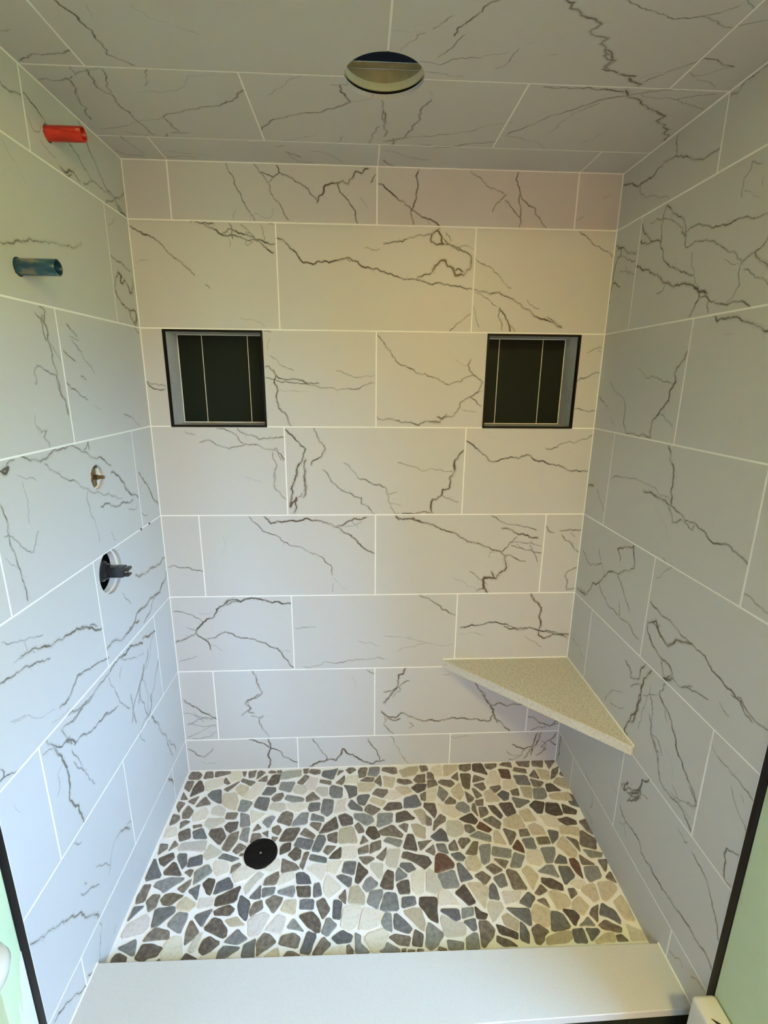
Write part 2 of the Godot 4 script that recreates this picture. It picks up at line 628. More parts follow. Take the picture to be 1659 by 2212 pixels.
func shower_floor() -> void:
	var kinds := {"c": [[0.895, 0.878, 0.84], 0.035], "t": [[0.815, 0.77, 0.69], 0.05], "p": [[0.855, 0.83, 0.81], 0.04], "l": [[0.67, 0.67, 0.645], 0.06], "g": [[0.545, 0.545, 0.54], 0.07], "d": [[0.43, 0.43, 0.43], 0.06], "b": [[0.475, 0.43, 0.38], 0.09], "k": [[0.375, 0.33, 0.29], 0.09], "o": [[0.48, 0.435, 0.345], 0.08], "r": [[0.40, 0.29, 0.225], 0.08]}
	M.stones = {}
	var s := 20
	for k in kinds:
		var a: Array = kinds[k][0]
		var d: float = kinds[k][1]
		var col := Color(a[0], a[1], a[2])
		var pale := col.lerp(Color(0.82, 0.80, 0.76), 0.25)
		s += 1
		var t := noise_tex(0.035, 5, [[0.1, col.darkened(d * 2.0)], [0.45, col], [0.72, col.lightened(d)], [0.86, pale]], s, 256)
		var list := []
		for q in [0.90, 1.0, 1.0, 1.10]:
			list.append(mottled(t, rng.randf_range(5.0, 8.0), 0.62, Color(minf(q, 1.0), minf(q, 1.0) * rng.randf_range(0.985, 1.0), minf(q, 1.0) * rng.randf_range(0.96, 1.0))))
			list[-1].uv1_offset = Vector3(rng.randf(), rng.randf(), rng.randf())
		M.stones[k] = list
	var f := base("floor")
	structure(f)
	var st := start()
	box(st, Vector3(XL - 0.12, -0.06, -0.15), Vector3(XR + 0.12, 0.0, 0.86))
	piece("grout_bed", done(st), M.floor_grout, f)
	rest = start()
	lay_stones(f)
	var o := piece("stone_chips", done(rest), M.stones["b"][1], f)
	o.rotation.x = -PI / 2
	o.set_meta("kind", "stuff")

const RETURN := 1.1
# windows: along the wall from, to; up from, to
const WIN_RIGHT := [1.7, 3.6, 1.3, 2.15]
const WIN_REAR := [-1.5, -1.0, 1.3, 2.15]
# ---------------------------------------------------------------- the bathroom round the shower
func bathroom() -> void:
	M.niche_side = mottled(noise_tex(0.012, 3, [[0.0, Color(0.76, 0.76, 0.745)], [0.49, Color(0.80, 0.795, 0.78)], [0.505, Color(0.62, 0.60, 0.56)], [0.52, Color(0.80, 0.795, 0.78)], [1.0, Color(0.81, 0.805, 0.79)]], 31), 2.3, 0.42)
	M.wallboard_edge = mat(Color(0.92, 0.86, 0.68), 0.9)
	var ph := 2.45
	var x0 := -2.3
	var x1 := 2.0
	var z1 := 3.75
	var st := start()
	# wall to the right of the shower: its narrow end is what the camera sees past the black strip
	box(st, Vector3(XR, BATH_FLOOR, 0.911), Vector3(x1 + 0.12, ph, RETURN), 0.002)
	structure(piece("wall_front_right", done(st), M.green_paint))
	st = start()
	box(st, Vector3(x0 - 0.12, BATH_FLOOR, 0.9112), Vector3(XL - 0.0005, ph, 0.972), 0.002)
	structure(piece("wall_front_left", done(st), M.green_paint))
	st = start()
	box(st, Vector3(XL - 0.05, TOP + 0.02, 0.85), Vector3(XR + 0.05, ph, 0.911))
	structure(piece("wall_header", done(st), M.green_paint))
	st = start()
	box(st, Vector3(XL - 0.05, TOP - 0.0005, 0.892), Vector3(XR + 0.05, TOP + 0.02, 0.9112), 0.001)
	structure(piece("trim_3", done(st), M.black_metal))
	st = start()
	box(st, Vector3(x0 - 0.12, BATH_FLOOR - 0.1, 0.86), Vector3(x1 + 0.12, BATH_FLOOR, z1 + 0.12))
	structure(piece("floor_bathroom", done(st), M.bath_floor))
	st = start()
	box(st, Vector3(x0 - 0.12, ph, 0.80), Vector3(x1 + 0.12, ph + 0.1, z1 + 0.12))
	structure(piece("ceiling_bathroom", done(st), M.ceiling_paint))
	st = start()
	box(st, Vector3(x0 - 0.12, BATH_FLOOR, 0.911), Vector3(x0, ph, z1 + 0.12))
	structure(piece("wall_bathroom_left", done(st), M.room_paint))
	# two walls with a window each
	var holes := [WIN_RIGHT, WIN_REAR]
	for k in 2:
		var onx := k == 0
		var w: Array = holes[k]
		var lo := RETURN if onx else x0
		var hi := z1 if onx else x1
		st = start()
		for q in [[BATH_FLOOR, w[2], lo, hi], [w[3], ph, lo, hi], [w[2], w[3], lo, w[0]], [w[2], w[3], w[1], hi]]:
			if onx:
				box(st, Vector3(x1, q[0], q[2]), Vector3(x1 + 0.12, q[1], q[3]))
			else:
				box(st, Vector3(q[2], q[0], z1), Vector3(q[3], q[1], z1 + 0.12))
		structure(piece("wall_bathroom_right" if onx else "wall_bathroom_rear", done(st), M.room_paint))
		var win := base("window_%d" % (k + 1), Vector3(x1 + 0.06, 0, 0) if onx else Vector3(0, 0, z1 + 0.06))
		if not onx:
			win.basis = Basis(Vector3.BACK, Vector3.UP, Vector3.LEFT)
		structure(win)
		var f := 0.05
		var za: float = w[0] if onx else -w[1]
		var zb: float = w[1] if onx else -w[0]
		st = start()
		for q in [[w[2], w[2] + f, za, zb], [w[3] - f, w[3], za, zb], [w[2] + f, w[3] - f, za, za + f], [w[2] + f, w[3] - f, zb - f, zb], [w[2] + f, w[3] - f, (za + zb - f) / 2, (za + zb + f) / 2]]:
			box(st, Vector3(-0.03, q[0], q[2]), Vector3(0.03, q[1], q[3]))
		piece("window_frame", done(st), M.white_paint, win)
		var glass := mat(Color(1, 1, 1, 0.04), 0.0)
		glass.transparency = BaseMaterial3D.TRANSPARENCY_ALPHA
		for i in 2:
			var p0: float = za + f if i == 0 else (za + zb + f) / 2
			var p1: float = (za + zb - f) / 2 if i == 0 else zb - f
			st = start()
			quad(st, Vector3(0, w[2] + f, p0), Vector3(0, w[2] + f, p1), Vector3(0, w[3] - f, p1), Vector3(0, w[3] - f, p0))
			piece("pane", done(st), glass, win)
	# painted baseboard that runs up to the shower curb
	st = start()
	box(st, Vector3(0.6935, BATH_FLOOR, 0.9125), Vector3(XR - 0.001, 0.1765, RETURN - 0.0005), 0.009)
	structure(piece("baseboard_right", done(st), M.white_paint))
	# joint compound smeared low on the wall beside the strip
	st = start()
	var smear := start()
	var outline := PackedVector2Array()
	for q in [[0.9115, 0.02], [0.9710, 0.02], [0.9712, 0.20], [0.962, 0.235], [0.956, 0.215], [0.949, 0.25], [0.944, 0.315], [0.938, 0.27], [0.930, 0.33], [0.922, 0.375], [0.9115, 0.40]]:
		outline.append(Vector2(-q[0], q[1]))
	slab(smear, outline, -0.001, 0.0006, 0.0003)
	var o := piece("joint_compound", done(smear), M.plaster)
	o.basis = Basis(Vector3.FORWARD, Vector3.UP, Vector3.RIGHT)
	o.position = Vector3(XL - 0.0003, 0, 0)
	structure(o)

func vanity_lamp(at: Vector3, energy: float, color: Color) -> void:
	var lamp := base("vanity_lamp", at)
	tag(lamp, "long wall lamp with three frosted globes high on the rear bathroom wall", "lamp")
	var st := start()
	box(st, Vector3(-0.35, -0.05, -0.025), Vector3(0.35, 0.05, 0.0), 0.008)
	piece("back_plate", done(st), M.chrome, lamp)
	for k in 3:
		var x := (k - 1) * 0.24
		st = start()
		lathe(st, [[0.012, -0.09], [0.012, -0.02]], 16)
		piece("arm", done(st), M.chrome, lamp).position = Vector3(x, 0, 0)
		var glow := mat(Color(0.9, 0.9, 0.88), 0.4)
		glow.emission_enabled = true
		glow.emission = color
		glow.emission_energy_multiplier = 1.0
		st = start()
		var prof := []
		for i in 13:
			prof.append([sin(PI * i / 12.0) * 0.065, -cos(PI * i / 12.0) * 0.065])
		lathe(st, prof, 24, -2)
		piece("globe", done(st), glow, lamp).position = Vector3(x, 0, -0.14)
		var l := OmniLight3D.new()
		l.name = "globe_light"
		l.light_color = color
		l.light_energy = energy / 3.0
		l.light_size = 0.05
		l.omni_range = 12.0
		l.omni_attenuation = 2.0
		l.shadow_enabled = true
		l.position = at + Vector3(x, 0, -0.14)
		add_child(l, true)

# lawn and a tall clipped hedge round the corner of the house
func garden() -> void:
	var lawn := mottled(noise_tex(0.05, 4, [[0.2, LAWN_A], [0.8, LAWN_B]], 61), 0.7, 0.9)
	var leaf := mottled(noise_tex(0.06, 4, [[0.2, HEDGE_A], [0.8, HEDGE_B]], 62), 1.2, 0.9)
	var st := start()
	box(st, Vector3(2.13, -0.5, -10.0), Vector3(30.0, -0.35, 30.0))
	box(st, Vector3(-14.0, -0.5, 3.88), Vector3(2.13, -0.35, 30.0))
	structure(piece("lawn", done(st), lawn))
	var h := FastNoiseLite.new()
	h.seed = 4
	h.frequency = 1.1
	for side in 2:
		st = start()
		var at := func(i: int, j: int) -> Vector3:
			var along := -9.0 + i * 0.4
			var y := -0.36 + minf(j, 9) * 0.36
			var out := 8.0 + maxf(0.0, j - 9) * 0.4
			var n := h.get_noise_3d(out, y, along + side * 40.0)
			var p := Vector3(out + n * 0.35, y + (n * 0.25 if j > 6 else 0.0), along)
			return p if side == 0 else Vector3(-p.z - 1.2, p.y, p.x + 2.0)
		for i in 47:
			for j in 12:
				quad(st, at.call(i, j), at.call(i, j + 1), at.call(i + 1, j + 1), at.call(i + 1, j), 1)
		var hedge := piece("hedge", done(st), leaf)
		tag(hedge, "tall green hedge outside the window " + ("in the right bathroom wall" if side == 0 else "in the rear bathroom wall"), "hedge")

const LAWN_A := Color(0.42, 0.48, 0.24)
const LAWN_B := Color(0.50, 0.56, 0.28)
const HEDGE_A := Color(0.48, 0.52, 0.26)
const HEDGE_B := Color(0.60, 0.62, 0.34)

func ceiling_lamp(at: Vector3, energy: float, color: Color) -> void:
	var lamp := base("ceiling_lamp", at)
	lamp.rotation.x = PI / 2
	tag(lamp, "round flush ceiling lamp with a glowing white dome in the bathroom outside the shower", "lamp")
	var st := start()
	lathe(st, [[0.0, 0.0], [0.15, 0.0], [0.15, 0.02], [0.14, 0.022]], 40)
	piece("base_ring", done(st), M.white_paint, lamp)
	st = start()
	lathe(st, [[0.138, 0.02], [0.13, 0.04], [0.10, 0.06], [0.05, 0.072], [0.0, 0.075]], 40, -2)
	var glow := mat(Color(0.9, 0.9, 0.88), 0.4)
	glow.emission_enabled = true
	glow.emission = color
	glow.emission_energy_multiplier = 1.0
	piece("lamp_dome", done(st), glow, lamp)
	var l := AreaLight3D.new()
	l.name = "lamp_light"
	l.area_size = Vector2(0.24, 0.24)
	l.light_color = color
	l.light_energy = energy
	l.shadow_enabled = true
	l.area_range = 12.0
	l.position = at - Vector3(0, 0.08, 0)
	l.rotation.x = -PI / 2
	add_child(l)

# ---------------------------------------------------------------- things in the shower
func curb() -> void:
	var c := base("shower_curb")
	tag(c, "low shower curb with a pale quartz slab on top and dark tile on its front", "curb")
	var st := start()
	slab(st, PackedVector2Array([Vector2(XL + 0.0005, -0.707), Vector2(XL + 0.0005, -0.8895), Vector2(XR - 0.0005, -0.8675), Vector2(XR - 0.0005, -0.7225)]), 0.029, 0.0505, 0.0015, Vector2.ZERO, true)
	piece("slab", done(st), M.quartz, c).rotation.x = -PI / 2
	st = start()
	slab(st, PackedVector2Array([Vector2(XL, -0.712), Vector2(XL, -0.8775), Vector2(XR, -0.8555), Vector2(XR, -0.7275)]), -0.03, 0.029, 0.0, Vector2.ZERO, true)
	piece("core", done(st), M.grout, c).rotation.x = -PI / 2
	var x := 0.7495
	for j in [0.5905, 0.4365, 0.2825, 0.1285, -0.0255, -0.1795, -0.3335, -0.4875, -0.6415, -0.7414]:
		st = start()
		var z := func(a: float) -> float: return -0.8775 - (a - XL) / (XR - XL) * (0.8555 - 0.8775)
		slab(st, PackedVector2Array([Vector2(j + 0.0012, z.call(j)), Vector2(j + 0.0012, z.call(j) - 0.007), Vector2(x - 0.0012, z.call(x) - 0.007), Vector2(x - 0.0012, z.call(x))]), -0.03, 0.0285)
		piece("dark_tile", done(st), M.dark_tile, c).rotation.x = -PI / 2
		x = j
	# white caulk where the slab meets the walls
	for s in [[XL, 0.707, 0.8895, 1.0], [XR, 0.7225, 0.8675, -1.0]]:
		st = start()
		box(st, Vector3(minf(s[0], s[0] + 0.003 * s[3]), 0.0495, s[1]), Vector3(maxf(s[0], s[0] + 0.003 * s[3]), 0.0525, s[2]))
		piece("caulk_bead", done(st), M.grout, c)

func bench() -> void:
	var b := base("corner_bench", Vector3(XR, 0, 0))
	tag(b, "triangular pale stone slab bench fixed across the back right corner of the shower", "bench")
	var st := start()
	slab(st, PackedVector2Array([Vector2(-0.0012, -0.0012), Vector2(-0.4885, -0.0012), Vector2(-0.4885, -0.006), Vector2(-0.006, -0.4875), Vector2(-0.0012, -0.4875)]), 0.4515, 0.483, 0.0015, Vector2.ZERO, true)
	piece("slab", done(st), M.stone_slab, b).rotation.x = -PI / 2
	for s in [[Vector3(-0.4885, 0.4825, 0.0), Vector3(-0.0005, 0.4865, 0.003)], [Vector3(-0.003, 0.4825, 0.003), Vector3(0.0, 0.4865, 0.4875)]]:
		st = start()
		box(st, s[0], s[1])
		piece("caulk_bead", done(st), M.grout, b)

# a node on the left wall whose z runs out of the wall
func on_left(called: String, at: Vector2) -> Node3D:
	var o := base(called, Vector3(XL, at.y, at.x))
	o.basis = Basis(Vector3.FORWARD, Vector3.UP, Vector3.RIGHT)
	return o

func sleeve(at: Vector2, called: String, label: String, r: float, long: float, m: Material, dust: Material) -> void:
	var p := on_left(called, at)
	tag(p, label, "pipe")
	var st := start()
	lathe(st, [[r, -0.1], [r, long], [r - 0.0006, long + 0.0004], [r - 0.0022, long], [r - 0.0025, long - 0.07]], 36)
	piece("sleeve", done(st), m, p)
	st = start()
	lathe(st, [[r - 0.0026, long - 0.045], [0.0, long - 0.045]], 30)
	piece("plug", done(st), M.dark, p)
	# a collar of thinset squeezed out round the foot
	st = start()
	for i in 12:
		var a := TAU * i / 12.0 + 0.2
		if sin(a) > 0.55:
			continue
		var hgt := rng.randf_range(0.001, 0.0035)
		var q := Vector3(cos(a) * (r + 0.0012), sin(a) * (r + 0.0012), 0.0)
		box(st, q + Vector3(-0.003, -0.003, -0.006), q + Vector3(0.003, 0.003, hgt - 0.003), 0.0016)
	piece("thinset_collar", done(st), dust, p)

func wall_fittings() -> void:
	var red := mottled(noise_tex(0.02, 4, [[0.30, Color(0.64, 0.12, 0.07)], [0.60, Color(0.78, 0.17, 0.10)], [0.80, Color(0.80, 0.24, 0.17)], [0.92, Color(0.86, 0.62, 0.56)]], 41), 9.0, 0.4)
	red.uv1_scale = Vector3(2.5, 9.0, 9.0)
	sleeve(PIPE_HOT, "red_pipe", "red plastic pipe sleeve dusted white, sticking out near the ceiling", 0.0152, 0.0765, red, mat(Color(0.30, 0.24, 0.20), 0.9))
	var blue := mottled(noise_tex(0.02, 4, [[0.30, Color(0.07, 0.21, 0.30)], [0.60, Color(0.13, 0.30, 0.40)], [0.70, Color(0.24, 0.38, 0.44)], [0.76, Color(0.58, 0.55, 0.43)], [0.86, Color(0.60, 0.52, 0.40)]], 45), 9.0, 0.35)
	blue.uv1_scale = Vector3(2.5, 9.0, 9.0)
	sleeve(PIPE_COLD, "blue_pipe", "blue plastic pipe sleeve with tan smears, below and left of the red one", 0.0160, 0.0765, blue, mat(Color(0.24, 0.15, 0.11), 0.9))

	# small brass stem in the upper round opening
	var v := on_left("valve_stem", VALVE_SMALL)
	tag(v, "small brass valve stem in a round opening cut in the veined tile", "valve")
	var st := start()
	lathe(st, [[0.013, -0.05], [0.013, -0.012], [0.011, -0.009], [0.0065, -0.008], [0.0065, 0.003], [0.0045, 0.004], [0.0045, 0.017], [0.004, 0.0185], [0.0, 0.0185]], 24)
	piece("stem", done(st), M.brass, v)
	st = start()
	box(st, Vector3(-0.011, -0.0275, -0.030), Vector3(0.0195, 0.0275, -0.011), 0.005)
	piece("body", done(st), M.brass, v)
	st = start()
	box(st, Vector3(-0.006, 0.024, -0.016), Vector3(0.004, 0.0325, 0.002), 0.002)
	piece("screw_lug", done(st), mat(Color(0.34, 0.30, 0.26), 0.5, 0.6), v)

	# mixing valve in the larger opening
	v = on_left("mixing_valve", VALVE_BIG)
	tag(v, "dark grey shower valve body poking out of the larger round opening", "valve")
	st = start()
	lathe(st, [[0.031, -0.12], [0.031, -0.026], [0.029, -0.020], [0.024, -0.016], [0.021, -0.006], [0.0, -0.005]], 40)
	var guard := mat(Color(0.15, 0.165, 0.18), 0.16)
	piece("body", done(st), guard, v)
	st = start()
	box(st, Vector3(-0.0165, -0.0150, -0.010), Vector3(0.0165, 0.0150, 0.040), 0.006)
	piece("stem_guard", done(st), guard, v)
	st = start()
	box(st, Vector3(-0.014, 0.003, 0.036), Vector3(0.012, 0.0125, 0.053), 0.003)
	box(st, Vector3(-0.014, -0.012, 0.036), Vector3(0.008, -0.005, 0.053), 0.003)
	piece("guard_lip", done(st), guard, v)
	st = start()
	lathe(st, [[0.009, -0.01], [0.009, 0.044], [0.007, 0.046], [0.0, 0.046]], 20)
	piece("stem", done(st), M.chrome, v)

	for z in [0.1593, 0.0959]:
		var s := on_left("tile_spacer", Vector2(z, 1.0602))
		tag(s, "tiny grey tile spacer in the grout line, " + ("the one further from the corner" if z > 0.12 else "the one nearer the corner"), "spacer")
		st = start()
		box(st, Vector3(-0.0042, -0.0032, -0.002), Vector3(0.0042, 0.0032, 0.0022), 0.0012)
		piece("spacer_head", done(st), mat(Color(0.36, 0.35, 0.34), 0.7), s)

func drain() -> void:
	var d := base("floor_drain", Vector3(-0.387, 0.0, 0.372))
	d.rotation.x = -PI / 2
	tag(d, "round black drain grate set in the pebble floor", "drain")
	var st := start()
	lathe(st, [[0.0545, -0.003], [0.0545, 0.0042], [0.0535, 0.005], [0.049, 0.005], [0.0485, 0.0042], [0.0485, 0.002]], 48)
	piece("rim", done(st), M.black_metal, d)
	st = start()
	lathe(st, [[0.0486, 0.0032], [0.0, 0.0032]], 48)
	piece("sump", done(st), M.dark, d)
	for k in 2:
		for i in range(-5, 6):
			var o := i * 0.0088
			var half := sqrt(0.0487 * 0.0487 - o * o)
			st = start()
			if k == 0:
				box(st, Vector3(o - 0.0016, -half, 0.003), Vector3(o + 0.0016, half, 0.0046))
			else:
				box(st, Vector3(-half, o - 0.0016, 0.003), Vector3(half, o + 0.0016, 0.0046))
			piece("grate_bar", done(st), M.black_metal, d)
	st = start()
	lathe(st, [[0.0042, 0.004], [0.0042, 0.0052], [0.0032, 0.0062], [0.0, 0.0064]], 16, -2)
	piece("screw", done(st), M.chrome, d)

# rounded rectangle in x-z at a height, shrunk by d
func loop(x0: float, z0: float, x1: float, z1: float, r: float, y: float, d: float) -> Array:
	var p := []
	x0 += d
	x1 -= d
	z0 += d
	z1 -= d
	for c in [[x1 - r, z1 - r, 0.0], [x0 + r, z1 - r, PI / 2], [x0 + r, z0 + r, PI], [x1 - r, z0 + r, PI * 1.5]]:
		for i in 9:
			var a: float = c[2] + i * PI / 16
			p.append(Vector3(c[0] + cos(a) * r, y, c[1] + sin(a) * r))
	return p

func bathtub() -> void:
	var t := base("bathtub")
	tag(t, "white bathtub with a rounded rim corner at the lower left edge of the view", "bathtub")
	var st := start()
	var prof := [[BATH_FLOOR, 0.22, 0.10], [0.05, 0.19, 0.10], [0.20, 0.135, 0.09], [0.32, 0.085, 0.08], [0.40, 0.052, 0.07], [0.46, 0.022, 0.06], [0.497, 0.012, 0.055], [0.512, 0.004, 0.055], [0.53, 0.0, 0.055], [0.543, 0.003, 0.055], [0.55, 0.012, 0.055], [0.551, 0.03, 0.06], [0.548, 0.06, 0.08], [0.52, 0.085, 0.09], [0.30, 0.13, 0.10], [0.08, 0.20, 0.12], [0.06, 0.30, 0.05]]
	for k in prof.size() - 1:
		var a := loop(-2.25, 0.985, -0.664, 1.78, prof[k][2], prof[k][0], prof[k][1])
		var b := loop(-2.25, 0.985, -0.664, 1.78, prof[k + 1][2], prof[k + 1][0], prof[k + 1][1])
		for i in a.size():
			var j := (i + 1) % a.size()
			quad(st, a[i], a[j], b[j], b[i], 1)
	var last := loop(-2.25, 0.985, -0.664, 1.78, 0.05, 0.06, 0.30)
	for i in range(1, last.size() - 1):
		tri(st, last[0], last[i], last[i + 1], 1)
	piece("shell", done(st), M.tub, t)

func small_things() -> void:
	var st := start()
	slab(st, PackedVector2Array([Vector2(0, 0), Vector2(0.011, -0.007), Vector2(0.030, -0.022), Vector2(0.012, -0.02)]), 0.0, 0.002, 0.0004)
	var o := piece("wood_chip", done(st), mat(Color(0.22, 0.15, 0.10), 0.8))
	o.rotation.x = -PI / 2
	o.position = Vector3(0.7075, 0.1765, 0.958)
	tag(o, "small dark brown wood chip lying on top of the white baseboard", "wood chip")

func print_back() -> void:
	vein(1.6, 0.6, "299 2127 304 2109 314 2098 319 2077 334 2053 340 2035 352 2011 365 1993 374 1977")
	vein(1.6, 0.6, "379 2129 395 2106 414 2085 424 2073 425 2052 439 2034 452 2022 461 2004 474 1983")
	vein(1.9, 0.55, "395 2106 422 2100 435 2095 452 2107 446 2125")
	vein(2.2, 0.7, "452 2107 476 2099 496 2087 516 2079 536 2067 549 2049 562 2035")
	vein(2.9, 0.75, "562 2031 566 2047 577 2053 584 2074 598 2080 619 2083 629 2085 639 2091 653 2082 670 2101 677 2116 694 2111 705 2123 715 2124")
	vein(2.0, 0.6, "625 2085 629 2066 646 2048 659 2030 677 2006 683 1978")
	vein(1.9, 0.5, "421 2082 435 2095")
	vein(1.0, 0.3, "687 2050 715 2016")
	vein(1.3, 0.35, "312 1982 321 2007")
	vein(1.3, 0.35, "375 1999 395 1990 423 1989 431 2013")
	vein(1.9, 0.5, "722 2087 732 2105 739 2110")
	vein(2.6, 0.6, "182 1972 222 1968 242 1956 259 1950 275 1937 303 1938 337 1929 371 1927 405 1919 430 1917")
	vein(3.3, 0.6, "219 1971 250 1968")
	vein(2.6, 0.65, "275 1941 293 1954 304 1954 317 1948 334 1942 358 1936 378 1924 398 1908 425 1892")
	vein(2.0, 0.5, "298 1969 304 1957 305 1929")
	vein(2.0, 0.5, "345 1948 371 1930")
	vein(1.3, 0.4, "295 1925 295 1906")
	vein(1.3, 0.4, "343 1926 346 1910 364 1920")
	vein(1.3, 0.35, "391 1968 396 1943 402 1924")
	vein(1.3, 0.4, "408 1977 432 1969")
	vein(2.0, 0.45, "332 1967 345 1958 358 1946")
	vein(2.0, 0.3, "704 1911 729 1905 751 1909")
	vein(2.0, 0.65, "4 1957 23 1945 42 1936 62 1930")
	vein(2.0, 0.65, "23 1942 56 1933 81 1918 97 1903 115 1881 138 1865 157 1849 170 1840 182 1824")
	vein(2.7, 0.75, "434 1932 458 1926 478 1904 499 1885 516 1866 544 1862 558 1870 580 1872 594 1867 608 1872 629 1877 651 1883 665 1875 683 1872 694 1859 715 1857 740 1854 765 1846")
	vein(2.0, 0.4, "629 1879 644 1881 658 1872")
	vein(2.3, 0.7, "744 2085 761 2082 782 2064 804 2046 828 2031 846 2019 868 2007 893 1995 914 1989 933 1977")
	vein(2.3, 0.65, "865 2125 857 2109 864 2085 859 2060 853 2035 846 2019 847 1997 853 1978")
	vein(1.3, 0.4, "893 1995 904 1980")
	vein(1.6, 0.5, "1021 2124 1047 2111 1062 2099 1073 2087 1098 2081 1128 2066")
	vein(1.7, 0.45, "1135 2068 1115 2047 1101 2035 1095 2019")
	vein(2.0, 0.6, "1132 2051 1151 2033 1167 2017 1183 2002")
	vein(2.0, 0.6, "1167 2126 1161 2107 1168 2092 1176 2068 1180 2036 1182 2005 1181 1976")
	vein(2.0, 0.6, "1177 2068 1193 2049 1205 2037 1227 2031 1232 2012 1248 1997 1265 1978")
	vein(1.4, 0.4, "1361 2002 1378 2011")
	vein(1.3, 0.2, "1434 2064 1458 2074")
	vein(3.4, 0.65, "933 1971 909 1948 909 1932 924 1925 946 1926 941 1948 923 1964")
	vein(2.4, 0.6, "945 1942 978 1923 1008 1908 1034 1895")
	vein(2.0, 0.5, "955 1958 970 1936")
	vein(2.4, 0.6, "763 1924 820 1930 841 1943 869 1950 901 1953 915 1961")
	vein(2.4, 0.6, "945 1930 971 1924 986 1916 1011 1908 1034 1895")
	vein(4.2, 0.75, "1034 1895 1036 1863 1015 1839 1004 1842 989 1838 981 1858 963 1864 955 1881 937 1877 923 1864 917 1850")
	vein(3.5, 0.6, "981 1852 996 1858 1011 1849")
	vein(2.4, 0.6, "917 1847 901 1840 880 1833 865 1826")
	vein(1.7, 0.4, "989 1914 1029 1922 1040 1915")
	vein(2.4, 0.7, "763 1846 789 1838 814 1829 844 1824 865 1824 884 1820 917 1810 946 1814 983 1808 1013 1804 1043 1800")
	vein(1.8, 0.5, "1049 1889 1075 1873 1098 1864 1110 1851 1129 1838 1146 1818 1169 1804")
	vein(2.9, 0.7, "1047 1800 1073 1793 1103 1786 1132 1792 1156 1780 1183 1767 1211 1747 1243 1730 1267 1716 1298 1710 1322 1699 1344 1689")
	vein(1.8, 0.45, "1224 1771 1249 1747 1264 1744")
	vein(2.2, 0.5, "1293 1720 1321 1706 1342 1693")
	vein(1.4, 0.45, "1054 1791 1081 1779 1104 1766 1128 1749")
	vein(2.2, 0.5, "1136 1746 1134 1718 1147 1690 1148 1679")
	vein(2.9, 0.6, "1136 1746 1157 1718 1169 1697 1175 1676")
	vein(2.2, 0.5, "1169 1697 1186 1683 1190 1675")
	vein(1.8, 0.45, "1043 1727 1011 1702 978 1674")
	vein(1.5, 0.45, "1049 1751 1058 1724 1067 1696 1072 1685")
	vein(2.1, 0.5, "1372 1971 1399 1955 1416 1939 1439 1930 1463 1917 1484 1901")
	vein(2.3, 0.6, "765 1636 777 1618 792 1597 804 1582 834 1565 873 1542 903 1540 927 1529 954 1516 985 1506 1020 1515 1038 1531 1061 1538 1073 1534")
	vein(2.7, 0.7, "1051 1585 1044 1567 1057 1545 1085 1523 1094 1512 1084 1486 1072 1478 1046 1463 1023 1448 1016 1425 998 1402 970 1401 955 1382 920 1386 908 1387")
	vein(2.7, 0.7, "908 1387 885 1372 846 1382 806 1389 768 1391")
	vein(2.3, 0.6, "1057 1467 1078 1452 1096 1437")
	vein(3.1, 0.6, "947 1401 967 1394 978 1409")
	vein(2.3, 0.6, "959 1382 940 1386 924 1382")
	vein(1.5, 0.4, "1072 1478 1095 1486")
	vein(1.6, 0.3, "1032 1425 1064 1421 1080 1417")
	vein(1.1, 0.3, "1001 1590 1025 1570 1048 1567")
	vein(2.3, 0.55, "1414 1522 1425 1532 1448 1535 1474 1550 1491 1548")
	vein(2.0, 0.5, "1417 1431 1437 1427 1490 1425")
	vein(1.5, 0.35, "1436 1611 1469 1626 1484 1630")
	vein(1.5, 0.3, "1473 1623 1486 1615")
	vein(2.1, 0.4, "385 1666 405 1663")
	vein(1.4, 0.25, "402 1645 393 1610")
	vein(1.8, 0.4, "400 1592 421 1578 435 1561 472 1547")
	vein(2.6, 0.6, "383 1556 394 1559 408 1546 415 1532 422 1524 429 1521 459 1517 497 1516 526 1507 553 1507")
	vein(1.9, 0.5, "504 1518 519 1503 534 1500 586 1493 639 1490 693 1497 734 1509")
	vein(1.8, 0.5, "381 1523 414 1517 436 1508 481 1507 519 1503")
	vein(3.0, 0.65, "415 1528 410 1510 419 1480 418 1443 421 1425 443 1406 450 1383 459 1368")
	vein(1.5, 0.3, "610 1546 647 1537 693 1527 734 1533")
	vein(1.1, 0.25, "424 1484 480 1482 518 1478")
	vein(2.2, 0.55, "2 1508 15 1500 36 1498 51 1498 62 1494")
	vein(2.2, 0.55, "2 1506 17 1490 42 1481 58 1483")
	vein(2.2, 0.6, "741 1663 753 1650 767 1629")
	vein(2.3, 0.6, "743 1400 754 1391 769 1389")
	vein(2.0, 0.35, "212 1798 225 1789")
	vein(1.4, 0.3, "315 1703 351 1700 379 1690 389 1680")
	vein(1.3, 0.2, "9 1856 20 1861 48 1863")
	vein(2.3, 0.35, "110 1348 140 1338")
	vein(2.3, 0.5, "154 1313 176 1321 198 1314 228 1298 250 1291 273 1298 305 1308 335 1306 373 1291 404 1287 422 1271 432 1256")
	vein(1.9, 0.5, "213 1360 243 1354 265 1345 283 1322 297 1310")
	vein(2.7, 0.6, "281 1360 307 1341 329 1337 352 1323 375 1326 398 1328 433 1331")
	vein(2.3, 0.4, "396 1287 404 1295 411 1283 418 1260 429 1252")
	vein(2.0, 0.4, "392 1283 398 1252 405 1236 399 1196 394 1172 397 1148")
	vein(2.0, 0.45, "405 1228 395 1184 394 1160 412 1140 434 1115")
	vein(1.2, 0.25, "298 1196 336 1184 351 1176")
